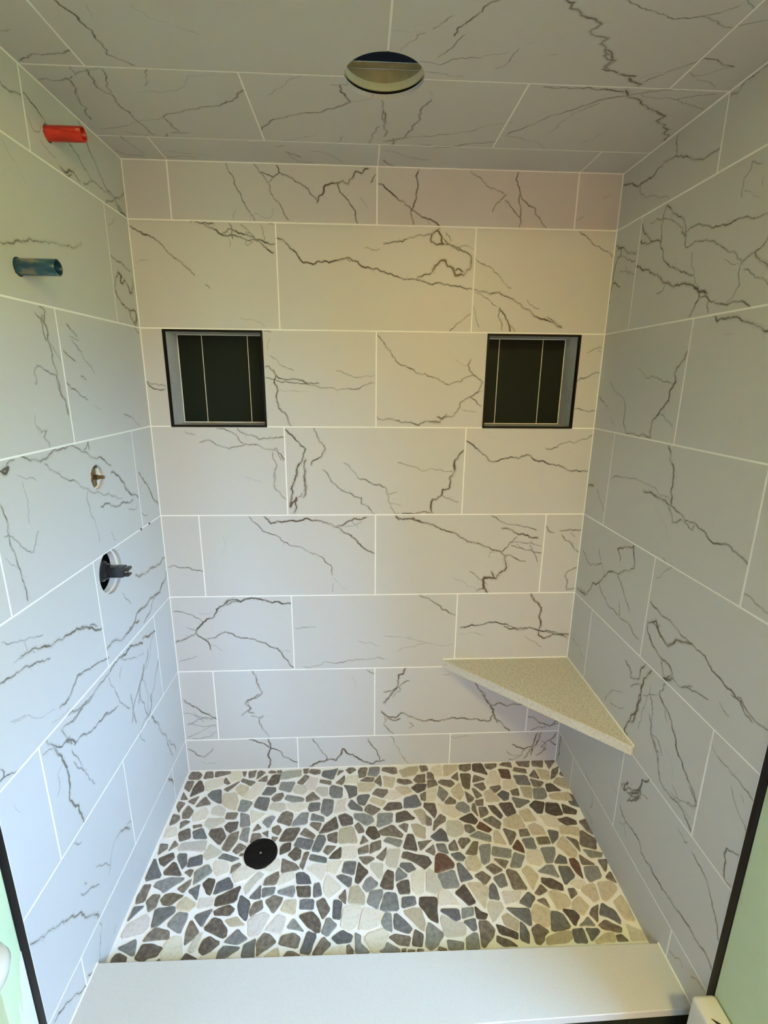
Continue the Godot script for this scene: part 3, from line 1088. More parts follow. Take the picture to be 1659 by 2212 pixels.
	vein(3.1, 0.6, "437 1357 460 1338 482 1314 504 1291 496 1275 492 1256 479 1236 470 1204 453 1163 448 1148")
	vein(2.7, 0.55, "534 1361 544 1334 563 1307 571 1291 558 1268 527 1252 522 1236")
	vein(4.0, 0.5, "503 1256 500 1212 497 1180 494 1148")
	vein(4.1, 0.65, "483 1244 474 1212 457 1172 451 1156 451 1123 446 1090 463 1115 467 1123 466 1090 457 1069")
	vein(4.0, 0.5, "502 1220 499 1180 500 1148 491 1123")
	vein(2.4, 0.5, "471 1123 483 1127 488 1139")
	vein(2.5, 0.5, "561 1220 581 1196 604 1168 627 1147 659 1135 692 1122 691 1102 716 1089 728 1068 740 1062")
	vein(2.4, 0.45, "633 1244 660 1220 680 1192 724 1176 756 1168 771 1159")
	vein(2.1, 0.45, "770 1163 782 1139 786 1110 795 1085 811 1063")
	vein(1.6, 0.3, "778 1137 818 1143")
	vein(2.0, 0.4, "817 1245 829 1245 857 1235 889 1224 937 1225 978 1216 1010 1214")
	vein(3.6, 0.7, "1043 1288 1028 1272 1013 1252 1014 1220")
	vein(3.7, 0.7, "1013 1245 1018 1220 999 1192 1000 1167 997 1153 976 1151 972 1130 941 1115 937 1097 941 1067")
	vein(2.5, 0.55, "972 1130 998 1120 1032 1105")
	vein(2.9, 0.6, "815 1062 860 1065 914 1071 934 1067")
	vein(1.7, 0.3, "794 1105 831 1093")
	vein(2.8, 0.65, "1049 1320 1078 1304 1104 1281 1130 1254 1162 1251 1186 1259 1235 1261 1250 1269 1270 1273 1301 1253 1334 1246 1368 1236 1411 1222 1453 1216 1486 1216")
	vein(2.0, 0.5, "1329 1297 1350 1293 1385 1313 1433 1316 1456 1329 1488 1341")
	vein(2.1, 0.45, "6 871 58 869 97 860 128 854")
	vein(2.1, 0.5, "301 1055 327 1028 346 1002 370 993 386 989 409 967 445 947 457 946 485 938 526 917 558 892 581 874 586 834")
	vein(1.3, 0.3, "587 802 586 770")
	vein(1.3, 0.2, "590 825 640 779")
	vein(3.3, 0.7, "353 1055 375 1030 384 1033 408 1036 440 1040 468 1038 497 1048 529 1041 561 1032 593 1020 618 1009 650 987 670 970 691 944 716 926 738 917")
	vein(3.3, 0.5, "605 1018 630 1026 651 1039 667 1047 691 1043 708 1051")
	vein(1.7, 0.4, "634 1017 667 1022 691 1034")
	vein(1.7, 0.35, "651 1039 679 1013")
	vein(1.2, 0.15, "208 986 212 965 199 913")
	vein(3.4, 0.65, "811 1057 824 1042 861 1046 894 1039 936 1024 974 1007 1016 994 1055 972 1098 954 1141 939 1193 922 1220 904")
	vein(3.3, 0.6, "815 1057 828 1046 877 1048 902 1033")
	vein(2.1, 0.5, "1155 1055 1185 1036 1212 1023 1245 1020 1271 1014 1323 1001")
	vein(3.4, 0.6, "1196 1008 1234 1001 1252 988 1291 982 1330 970")
	vein(3.0, 0.55, "1253 975 1229 953 1202 918")
	vein(1.7, 0.45, "1225 953 1250 957 1311 952 1346 939")
	vein(2.2, 0.5, "1234 944 1278 930 1313 921 1348 914")
	vein(1.7, 0.4, "1255 948 1283 926")
	vein(1.8, 0.4, "1306 961 1313 921 1338 880")
	vein(2.6, 0.55, "1220 904 1256 893 1291 881")
	vein(5.3, 0.65, "1216 904 1224 859 1216 845 1199 836 1188 814 1166 818 1144 819 1142 796 1143 777 1157 760")
	vein(2.7, 0.5, "1143 777 1117 764")
	vein(4.5, 0.6, "1169 841 1184 814")
	vein(1.8, 0.45, "1087 844 1123 814 1159 791")
	vein(1.3, 0.35, "1028 820 1081 787 1121 768")
	vein(1.7, 0.35, "1177 918 1160 918 1157 896")
	vein(2.2, 0.45, "1354 1018 1375 992 1388 991")
	vein(2.6, 0.5, "1409 998 1443 1002 1486 1000")
	vein(2.6, 0.5, "1419 982 1438 960 1457 947 1487 915")
	vein(1.7, 0.3, "1448 991 1467 975")
	vein(2.7, 0.5, "1487 854 1460 843 1447 820 1457 801 1459 766 1494 773")
	vein(2.2, 0.5, "7 698 42 695 66 686 85 673 113 652")
	vein(3.5, 0.7, "5 574 31 583 57 597 82 610 94 634 117 657 148 672 157 689 176 716 207 739 224 743 252 734 286 747 307 747 344 737 386 732 432 724")
	vein(2.6, 0.5, "193 721 219 734 244 734 256 735")
	vein(2.2, 0.5, "184 716 207 743 233 752")
	vein(2.7, 0.55, "82 610 107 586 126 562 129 540")
	vein(1.8, 0.4, "48 635 81 620")
	vein(2.7, 0.5, "111 584 141 590 168 604 185 613 214 605 251 588 298 578 335 563 373 543 393 513 414 483 434 458")
	vein(1.8, 0.3, "10 494 32 501 76 515")
	vein(1.4, 0.3, "126 562 147 557 171 537")
	vein(1.3, 0.2, "99 690 150 698")
	vein(1.4, 0.25, "369 543 424 527")
	vein(2.3, 0.35, "445 625 475 627 518 627")
	vein(2.3, 0.4, "470 462 522 466 549 480 584 475 619 477 663 486 716 489 760 496 777 490")
	vein(1.4, 0.2, "677 566 725 560 760 545")
	vein(2.7, 0.5, "906 751 941 738 968 719 990 695 1017 680 1044 668")
	vein(1.4, 0.25, "775 589 827 583 880 580")
	vein(1.4, 0.25, "862 577 907 562 951 553 1041 548")
	vein(1.4, 0.25, "828 519 890 538 934 552")
	vein(4.2, 0.65, "1326 752 1339 723 1354 714 1369 694 1366 670 1373 632 1369 607 1368 583 1390 565 1407 572 1424 582 1456 581 1480 566")
	vein(3.3, 0.6, "1064 616 1107 628 1160 632 1214 632 1259 619 1305 609 1359 603 1396 597 1433 582 1488 583")
	vein(3.7, 0.5, "1232 619 1269 609 1323 608")
	vein(2.8, 0.5, "1395 602 1452 577 1488 576")
	vein(1.9, 0.35, "1316 576 1354 554 1384 528")
	vein(1.4, 0.25, "1061 588 1100 595 1155 579")
	vein(3.3, 0.6, "11 327 39 301 64 285 98 263 129 238")
	vein(1.9, 0.4, "1 269 53 259 96 237")
	vein(1.9, 0.4, "14 218 52 238 88 248 123 242")
	vein(1.9, 0.4, "9 160 46 175 83 195 121 215")
	vein(1.5, 0.35, "23 218 75 206 120 205")
	vein(2.0, 0.35, "26 154 71 158 123 183")
	vein(1.9, 0.35, "45 270 77 227")
	vein(3.3, 0.5, "277 448 289 426 290 401 303 365 307 350 283 330 252 321 242 310 259 289 249 269 271 263")
	vein(2.9, 0.45, "296 346 279 331 252 321 255 295 263 285 249 275 226 254")
	vein(2.9, 0.5, "261 251 292 242 308 250 291 237 290 216 307 183 323 156")
	vein(2.8, 0.4, "712 442 739 428")
	vein(1.4, 0.2, "654 418 667 392 671 361")
	vein(3.8, 0.6, "863 449 852 423 834 419 832 383 826 358 804 332 777 296")
	vein(2.9, 0.5, "875 392 844 378 817 353 795 312 782 291")
	vein(2.9, 0.5, "831 373 840 347 813 322")
	vein(2.9, 0.5, "777 343 804 348 826 363")
	vein(3.5, 0.6, "768 255 778 244 805 228 824 227 851 248 874 231 898 223 963 212 1028 213 1083 218 1149 212 1206 203 1214 227")
	vein(3.5, 0.6, "778 249 796 222 815 214 842 221")
	vein(3.0, 0.45, "778 196 797 174 816 152")
	vein(2.0, 0.35, "880 204 898 187 880 177")
	vein(3.0, 0.5, "768 260 787 217 778 202")
	vein(3.5, 0.6, "1135 381 1160 339 1181 302 1202 271 1218 231 1235 194")
	vein(1.9, 0.3, "1006 415 1037 421")
	vein(3.5, 0.55, "1166 324 1181 302 1202 270 1219 227 1234 205 1265 171 1290 148")
	vein(3.0, 0.6, "1202 270 1229 282 1257 274 1267 268 1295 278 1332 275")
	vein(3.1, 0.5, "1358 217 1395 200 1425 183 1450 171 1483 181")
	vein(3.1, 0.5, "1459 176 1472 192 1482 192")
	vein(2.0, 0.4, "1371 151 1403 167 1437 166")
	vein(2.5, 0.45, "4 107 30 89 37 76 68 66 78 79 103 103")
	vein(1.5, 0.3, "53 45 106 32")
	vein(3.0, 0.6, "246 142 277 130 303 122 328 99 352 92 370 78 378 56 409 38 435 30")
	vein(3.5, 0.6, "323 145 328 112 327 96 318 58 324 24 316 5")
	vein(2.5, 0.5, "495 138 513 112 531 73 549 50 553 33")
	vein(4.0, 0.65, "482 5 520 29 553 37 586 32 605 59 614 87 633 64 670 46 698 23 726 11 781 26")
	vein(2.6, 0.5, "716 131 735 94 754 60 764 26")
	vein(2.1, 0.4, "806 141 835 85 850 51 864 34 879 8")
	vein(1.5, 0.3, "1045 132 1088 127 1125 131")
	vein(3.1, 0.55, "1305 87 1340 69 1359 63 1387 73 1395 95 1398 117 1406 139")
	vein(3.2, 0.5, "1359 63 1347 35 1324 18 1296 14")
	vein(4.2, 0.65, "1420 139 1413 111 1405 89 1388 62 1375 45 1358 17")
	vein(4.2, 0.6, "1388 67 1386 33")
	vein(3.7, 0.55, "1483 137 1462 104 1478 81 1488 81")
	vein(3.1, 0.5, "1462 104 1439 88 1426 72 1447 60 1429 43 1406 31")
	vein(2.1, 0.35, "1283 54 1314 30 1352 32")
	vein(2.1, 0.4, "1424 100 1445 82 1437 54")

func print_left() -> void:
	vein(2.2, 0.5, "517 2067 512 2062 492 2062 454 2074")
	vein(1.9, 0.6, "445 2082 427 2078 409 2074 395 2068 381 2061 371 2052")
	vein(1.2, 0.35, "444 2046 436 2033 424 2022 380 2051")
	vein(1.3, 0.35, "406 2014 388 2006 355 2000")
	vein(3.0, 0.55, "340 1987 323 1982 300 1995 280 1997 276 1993 258 1985")
	vein(2.2, 0.5, "319 1978 292 1988")
	vein(2.0, 0.5, "288 2056 266 2048 243 2037 225 2024 201 2012 191 2007")
	vein(2.5, 0.6, "233 2132 220 2120 199 2099 196 2090 174 2068 151 2045 127 2021 78 2008 55 1992 8 1976")
	vein(2.1, 0.45, "241 1988 197 2007 167 2010 118 2007 93 2004")
	vein(2.9, 0.5, "132 1977 80 1999 33 2020 8 2042")
	vein(2.9, 0.6, "66 2000 56 1986 14 1980")
	vein(0.8, 0.25, "546 1959 525 1940 501 1929 486 1906")
	vein(3.1, 0.4, "598 1768 571 1773 557 1776 525 1788 504 1798 485 1798 460 1802 434 1805 406 1812 369 1817 328 1821 292 1840")
	vein(1.8, 0.3, "128 1922 93 1952")
	vein(3.0, 0.5, "139 1845 97 1839 48 1831 18 1829")
	vein(4.5, 0.6, "104 1812 124 1792 138 1765 130 1745 112 1732 79 1718 41 1716 17 1716 12 1693 29 1673")
	vein(5.1, 0.6, "105 1810 86 1802 97 1787 84 1783 65 1796 47 1780 40 1765 27 1767 13 1789 14 1802")
	vein(3.7, 0.55, "64 1717 55 1695 36 1678 11 1707")
	vein(3.0, 0.45, "506 1665 487 1658 498 1636 490 1617 493 1593 486 1571 484 1544 482 1521 482 1503 471 1477 461 1461 459 1434")
	vein(2.5, 0.4, "525 1651 508 1642 506 1618 500 1597")
	vein(5.0, 0.35, "502 1649 502 1635")
	vein(2.2, 0.4, "560 1523 559 1533 547 1542 517 1533 494 1526 482 1521")
	vein(1.8, 0.35, "556 1523 562 1504")
	vein(4.1, 0.35, "479 1514 477 1488 472 1475")
	vein(2.0, 0.35, "488 1593 472 1574 459 1555")
	vein(2.6, 0.3, "581 1418 570 1403 552 1406 564 1392 549 1370")
	vein(1.2, 0.25, "582 1443 580 1394")
	vein(2.9, 0.4, "412 1639 392 1626 370 1615")
	vein(1.5, 0.3, "405 1614 367 1607")
	vein(2.2, 0.4, "439 1579 418 1567 396 1557")
	vein(2.4, 0.35, "398 1605 364 1580 338 1553 311 1528")
	vein(2.3, 0.4, "448 1508 429 1492 392 1475 363 1465")
	vein(3.1, 0.35, "380 1522 360 1514")
	vein(2.7, 0.35, "178 1416 143 1406 101 1382 79 1373")
	vein(2.2, 0.35, "39 1667 10 1653")
	vein(1.3, 0.2, "333 1450 300 1436")
	vein(2.9, 0.5, "652 1366 636 1358 611 1351 590 1343 558 1353 522 1358 479 1363 447 1354 413 1340 395 1329 364 1315 330 1307 291 1285")
	vein(4.3, 0.6, "714 1345 700 1338 691 1348 707 1346")
	vein(2.2, 0.45, "697 1349 684 1360 670 1360")
	vein(1.1, 0.3, "669 1328 653 1320 616 1307")
	vein(2.4, 0.4, "418 1344 391 1361 391 1343")
	vein(2.3, 0.5, "576 1336 563 1322 536 1308 504 1288 477 1280 456 1261 423 1247 371 1226 324 1214 288 1196 257 1183")
	vein(4.0, 0.5, "296 1266 260 1250 237 1228 222 1201 197 1181 160 1169 150 1160")
	vein(2.9, 0.45, "375 1188 321 1177 296 1167 261 1169 225 1163 186 1162")
	vein(2.1, 0.3, "223 1142 161 1136")
	vein(1.6, 0.35, "418 1244 432 1232 428 1207 425 1176 412 1160 404 1126 405 1101")
	vein(1.2, 0.25, "659 1314 657 1294 651 1273 654 1249 659 1226")
	vein(2.5, 0.5, "731 1283 726 1266 721 1239 723 1216 723 1194 716 1170 712 1146 711 1123 706 1101 706 1073")
	vein(1.8, 0.4, "736 1220 714 1213 701 1197 688 1180 676 1170 663 1163 650 1182 635 1200")
	vein(1.1, 0.35, "746 1181 737 1168 721 1152 708 1145")
	vein(2.3, 0.3, "340 1106 331 1090 321 1076")
	vein(3.5, 0.5, "125 1235 99 1204 71 1176 52 1144 5 1101")
	vein(2.3, 0.3, "143 1109 104 1091")
	vein(3.4, 0.55, "455 876 496 898 520 914 558 930 592 933 624 936 658 942 684 955 709 965 731 968 755 973")
	vein(2.3, 0.45, "562 934 525 914 475 892")
	vein(1.7, 0.4, "795 1027 766 1011 734 998 707 988 681 981")
	vein(1.2, 0.3, "737 1000 735 982 734 971")
	vein(1.4, 0.35, "777 971 763 972 715 957")
	vein(2.7, 0.5, "821 954 802 953 776 949 736 937 707 930 673 918")
	vein(2.6, 0.4, "574 815 522 802 478 792 443 781")
	vein(3.6, 0.5, "564 812 588 819 601 808 614 801 631 791 651 786 669 790")
	vein(1.2, 0.25, "685 796 763 840 816 865")
	vein(1.1, 0.3, "816 865 794 856 775 850")
	vein(1.4, 0.3, "703 777 666 767 637 767")
	vein(4.4, 0.5, "446 807 408 810 372 791 335 792 305 790 279 799 249 819 224 819 171 818 134 817 77 808 50 830 16 838 -4 869")
	vein(5.4, 0.45, "311 797 248 791")
	vein(4.2, 0.45, "233 936 212 923 145 912 90 906 27 912 3 909")
	vein(2.0, 0.3, "323 918 302 887 284 867")
	vein(2.9, 0.35, "220 769 163 781 95 816")
	vein(3.3, 0.55, "384 748 412 747 440 743 467 739 499 739 529 736 548 729 585 735 615 741 646 754")
	vein(4.1, 0.55, "385 745 358 737 318 744 283 727 245 710")
	vein(4.7, 0.5, "241 724 183 708 147 701")
	vein(2.1, 0.3, "380 735 307 698 246 677")
	vein(1.9, 0.4, "386 716 403 689")
	vein(2.3, 0.35, "457 729 452 700 435 666 426 645 419 621 374 569")
	vein(2.7, 0.4, "433 620 472 627 530 646")
	vein(3.7, 0.45, "255 642 274 604 304 591 334 571 355 554 372 520")
	vein(2.8, 0.4, "211 673 229 642 261 621 295 593 317 543")
	vein(3.5, 0.45, "147 592 187 555 228 513 259 466 275 444")
	vein(2.3, 0.35, "166 699 195 664 244 618")
	vein(2.9, 0.35, "274 604 251 529 267 472")
	vein(2.2, 0.45, "597 731 619 725 635 724")
	vein(2.9, 0.5, "536 731 564 733 592 730 619 728 648 731 679 736 670 717 658 694")
	vein(2.9, 0.5, "645 670 614 668 581 651 542 645 519 641 494 643 446 626")
	vein(2.8, 0.55, "731 752 727 739 707 718 685 698 666 698 646 684 640 666")
	vein(3.6, 0.5, "670 701 656 699 652 679 667 695")
	vein(1.6, 0.4, "750 730 730 727 711 719")
	vein(3.6, 0.5, "711 719 697 686 688 652 682 621 684 597 690 576 692 551 683 531 667 512 668 492 663 472 659 454")
	vein(1.7, 0.35, "684 668 701 657 717 647 717 615 730 602")
	vein(2.3, 0.4, "656 663 640 630 632 602 621 565 608 532 593 506")
	vein(2.3, 0.35, "656 630 628 578")
	vein(3.6, 0.45, "357 604 356 548 346 499")
	vein(3.5, 0.45, "235 519 238 477 261 459")
	vein(2.2, 0.3, "340 460 313 400")
	vein(2.9, 0.35, "309 571 269 465 324 456")
	vein(2.1, 0.45, "870 776 860 775 856 784 864 797")
	vein(2.1, 0.5, "870 774 851 772 825 758")
	vein(0.8, 0.2, "850 704 839 670")
	vein(3.9, 0.45, "247 444 228 407 202 359 164 305 157 275 142 223 129 187")
	vein(4.8, 0.4, "143 263 118 228 95 183")
	vein(3.9, 0.45, "537 271 505 257 469 225")
	vein(3.1, 0.35, "477 251 451 236")
	vein(1.8, 0.35, "543 274 558 267 577 248 584 232 600 211")
	vein(2.1, 0.35, "645 294 622 270 588 232")
	vein(2.4, 0.4, "716 297 691 272 644 234")
	vein(3.1, 0.35, "698 306 690 296")
	vein(1.9, 0.4, "707 441 683 417")
	vein(3.2, 0.55, "888 383 869 366 850 348 843 347 815 324 777 295 753 273 722 236 699 202 682 182 671 158")
	vein(4.2, 0.6, "682 182 668 155")
	vein(5.5, 0.5, "183 135 154 98 148 77")
	vein(2.1, 0.35, "670 138 665 111 677 103 690 65 698 36")
	vein(2.3, 0.3, "608 38 618 26")
	vein(3.3, 0.45, "747 68 720 42")
	vein(3.1, 0.5, "757 52 788 72 812 96 831 114 856 126 873 127")

func print_right() -> void:
	vein(2.7, 0.55, "7 2098 42 2089 78 2074 117 2067 152 2067 189 2073 219 2081 240 2079 265 2077 295 2068 332 2050 361 2035 397 2025 416 2027 440 2025")
	vein(2.2, 0.45, "267 2125 264 2106 274 2079")
	vein(2.2, 0.4, "111 2069 115 2042 138 2031")
	vein(1.6, 0.35, "119 2037 159 2019 220 1997 265 1981")
	vein(2.1, 0.5, "446 2120 475 2115 483 2124 505 2126 529 2125 552 2125")
	vein(3.8, 0.55, "19 1917 47 1917 79 1897 134 1883")
	vein(3.5, 0.5, "7 1932 40 1915 45 1898 25 1892 16 1871 8 1846 9 1812 7 1764")
	vein(1.9, 0.4, "47 1891 99 1873 134 1860")
	vein(1.9, 0.4, "50 1851 94 1840 137 1825")
	vein(3.0, 0.45, "14 1821 62 1803")
	vein(1.9, 0.35, "83 1858 118 1826")
	vein(3.3, 0.6, "145 1959 157 1938 186 1913 215 1892 186 1893 153 1907 158 1908")
	vein(3.2, 0.6, "208 1896 256 1879")
	vein(2.8, 0.55, "264 1967 253 1952 249 1925 258 1884 257 1873")
	vein(2.8, 0.55, "264 1967 296 1939 340 1916 352 1903 363 1879 367 1847")
	vein(1.9, 0.4, "190 1944 222 1947 262 1935 312 1914 341 1893")
	vein(2.0, 0.55, "368 1878 388 1883 418 1880 445 1870 459 1862 486 1859 523 1854 549 1857 577 1850 591 1844 614 1845 626 1844")
	vein(2.1, 0.4, "345 1894 361 1869 343 1884")
	vein(2.6, 0.55, "257 1873 276 1841 296 1823 331 1805 383 1784 418 1770")
	vein(2.2, 0.55, "358 1881 365 1853 373 1841 394 1844 420 1843 454 1837 488 1821 519 1803 535 1794 554 1788 576 1767")
	vein(3.1, 0.6, "577 1765 591 1773 611 1779 617 1767 632 1756 653 1741")
	vein(2.0, 0.55, "611 1779 630 1786 637 1800")
	vein(1.4, 0.45, "577 1765 572 1746 582 1719 570 1700 552 1689")
	vein(1.7, 0.4, "399 1825 408 1792 424 1764 447 1739 455 1725")
	vein(3.8, 0.6, "144 1847 172 1834 216 1822 243 1805 286 1783 320 1770 372 1757 410 1751 434 1739 454 1727 481 1719")
	vein(2.0, 0.4, "306 1768 299 1755 268 1752")
	vein(2.7, 0.55, "450 1726 454 1713 444 1704 435 1687 428 1675")
	vein(1.9, 0.45, "472 1723 487 1708 496 1677")
	vein(2.3, 0.5, "489 1703 522 1693 545 1688 573 1690 597 1688 623 1673")
	vein(1.9, 0.45, "457 1715 482 1714 506 1698")
	vein(1.6, 0.5, "587 1750 620 1732 662 1708")
	vein(1.2, 0.35, "520 1784 545 1769 581 1760")
	vein(1.4, 0.35, "588 1945 555 1958 553 1942 539 1934 539 1908 542 1899")
	vein(1.0, 0.35, "595 1919 597 1902")
	vein(1.1, 0.3, "545 1911 570 1898 593 1880")
	vein(3.4, 0.55, "442 1593 437 1577 410 1555 404 1544 415 1521 396 1498 397 1474 368 1449 361 1436 342 1423 336 1403 339 1372")
	vein(1.7, 0.35, "231 1559 274 1533 292 1530 307 1536 342 1527 386 1520 415 1518")
	vein(3.0, 0.5, "210 1368 268 1370 303 1377 339 1370")
	vein(2.3, 0.4, "371 1437 400 1424 429 1410")
	vein(2.4, 0.35, "78 1520 115 1492 169 1472 187 1432 189 1397 209 1371")
	vein(2.6, 0.35, "11 1470 84 1436")
	vein(1.5, 0.25, "105 1412 138 1375")
	vein(3.4, 0.5, "521 1666 532 1654 550 1657 575 1656 588 1657 608 1647 632 1640 659 1631 685 1619")
	vein(0.9, 0.2, "562 1626 591 1621")
	vein(4.6, 0.6, "8 1166 45 1174")
	vein(2.2, 0.4, "72 1170 96 1143 137 1110")
	vein(3.4, 0.55, "427 1361 442 1342 441 1326 454 1316")
	vein(3.4, 0.55, "451 1319 464 1303 468 1274 466 1249 476 1211")
	vein(2.2, 0.35, "162 1223 223 1239 281 1245 337 1244 407 1236 461 1230 475 1214")
	vein(4.0, 0.5, "343 1222 377 1226 417 1219 449 1220 471 1210")
	vein(2.9, 0.5, "467 1206 491 1172 510 1175 525 1188")
	vein(2.6, 0.5, "476 1211 517 1201 539 1189 581 1192 604 1185 628 1172 666 1171 693 1178 723 1167 752 1157")
	vein(2.1, 0.4, "530 1186 549 1183 569 1174 581 1192")
	vein(1.2, 0.2, "410 1185 446 1169 472 1151 486 1117")
	vein(3.5, 0.5, "15 780 45 779 74 778 111 817 122 844 167 867 192 898 210 918 258 938 272 939 320 970 354 991 344 1027 338 1053 302 1038 253 1015 271 1000 275 986")
	vein(6.5, 0.55, "43 787 80 790")
	vein(3.0, 0.4, "26 929 89 900 166 934")
	vein(2.2, 0.35, "139 977 154 949 177 925 192 898")
	vein(2.9, 0.45, "273 936 309 908 336 882 363 857")
	vein(2.5, 0.4, "168 863 200 836 245 815 312 816 373 817 428 801")
	vein(2.0, 0.35, "301 858 318 819")
	vein(2.6, 0.55, "454 932 488 926 532 921 563 917 594 907 639 907 674 903 700 894 735 881 779 875 809 868 826 850 846 846")
	vein(3.6, 0.55, "491 893 458 869 465 844 480 830 506 817 525 807 556 808 583 801 591 790 568 764")
	vein(4.1, 0.6, "491 893 507 874 532 860 555 852 571 868 581 884 615 897 635 904")
	vein(3.2, 0.5, "477 885 502 874 509 888")
	vein(6.0, 0.6, "559 758 593 784")
	vein(2.4, 0.5, "542 803 554 776 568 764")
	vein(2.1, 0.45, "589 778 618 777 651 793 683 803 722 811")
	vein(2.8, 0.4, "636 783 665 806")
	vein(1.5, 0.35, "756 827 788 815")
	vein(1.9, 0.4, "478 1069 520 1062")
	vein(1.6, 0.35, "462 1006 496 1037 521 1058")
	vein(2.4, 0.55, "782 866 807 875 819 864 844 855 874 856 885 857")
	vein(1.2, 0.3, "757 825 777 818")
	vein(1.9, 0.5, "759 1093 789 1088 826 1081")
	vein(2.6, 0.3, "25 580 78 576 122 555")
	vein(3.3, 0.5, "478 749 461 724 461 701 456 686 418 669 420 686 405 696 383 702")
	vein(4.4, 0.6, "507 749 495 727 478 682 478 659 474 626 468 578 457 543")
	vein(2.3, 0.4, "425 642 451 667 472 678")
	vein(2.1, 0.35, "302 505 310 533 339 571 390 596")
	vein(2.4, 0.5, "571 749 555 713 564 698 588 687 605 658")
	vein(1.7, 0.35, "489 660 528 687 555 713")
	vein(1.7, 0.35, "512 705 514 677 499 621")
	vein(1.9, 0.3, "329 521 408 553")
	vein(4.7, 0.6, "479 653 479 630 467 582 441 530 431 489 453 483")
	vein(3.2, 0.5, "529 621 545 603 553 572 571 565 588 542 602 509 620 481 657 479 694 487 725 475 751 461")
	vein(2.5, 0.4, "519 681 538 650 545 603")
	vein(3.2, 0.6, "556 707 592 690 616 674 638 648 649 623 684 597 707 577 739 559 752 539 723 516")
	vein(5.7, 0.5, "559 570 581 550 591 552")
	vein(2.4, 0.4, "547 574 583 582 606 557")
	vein(2.7, 0.5, "720 562 750 547")
	vein(1.7, 0.35, "664 492 700 500 732 518 750 533")
	vein(1.5, 0.35, "663 514 703 488 741 485")
	vein(1.8, 0.3, "499 622 498 582 494 548")
	vein(1.1, 0.25, "610 582 642 574 658 552 661 520")
	vein(1.9, 0.4, "758 718 781 703 797 699")
	vein(2.0, 0.45, "780 706 810 704 846 701 873 697 891 689")
	vein(1.7, 0.4, "833 671 849 649 875 627 892 612")
	vein(1.4, 0.4, "859 677 871 666")
	vein(2.4, 0.45, "889 548 869 534 856 528 854 510 861 498 865 463 872 453 885 459")
	vein(3.3, 0.6, "574 448 566 433 546 418 546 394 529 365 497 342 471 312 487 354 456 315 470 316")
	vein(2.8, 0.6, "489 321 548 388 500 303 544 355 501 325 537 336 550 381 496 294")
	vein(2.1, 0.4, "552 375 583 390")
	vein(3.3, 0.5, "466 247 485 231 526 230 557 235 582 233 594 213 640 217 653 209 697 207 746 215 791 223 827 221 867 228 890 213")
	vein(2.4, 0.3, "474 192 502 218")
	vein(1.9, 0.3, "497 209 519 179")
	vein(2.1, 0.3, "711 424 741 414 748 422")
	vein(2.5, 0.45, "767 415 803 408 833 389 856 357 880 327 894 299")
	vein(1.5, 0.3, "399 279 454 269")
	vein(4.4, 0.4, "26 141 25 97 20 25")
	vein(2.4, 0.35, "241 170 290 157 314 101 304 71")
	vein(2.4, 0.3, "276 33 332 30 319 46")
	vein(2.2, 0.35, "765 83 802 110 814 101")
	vein(1.7, 0.35, "842 114 867 134 882 137")

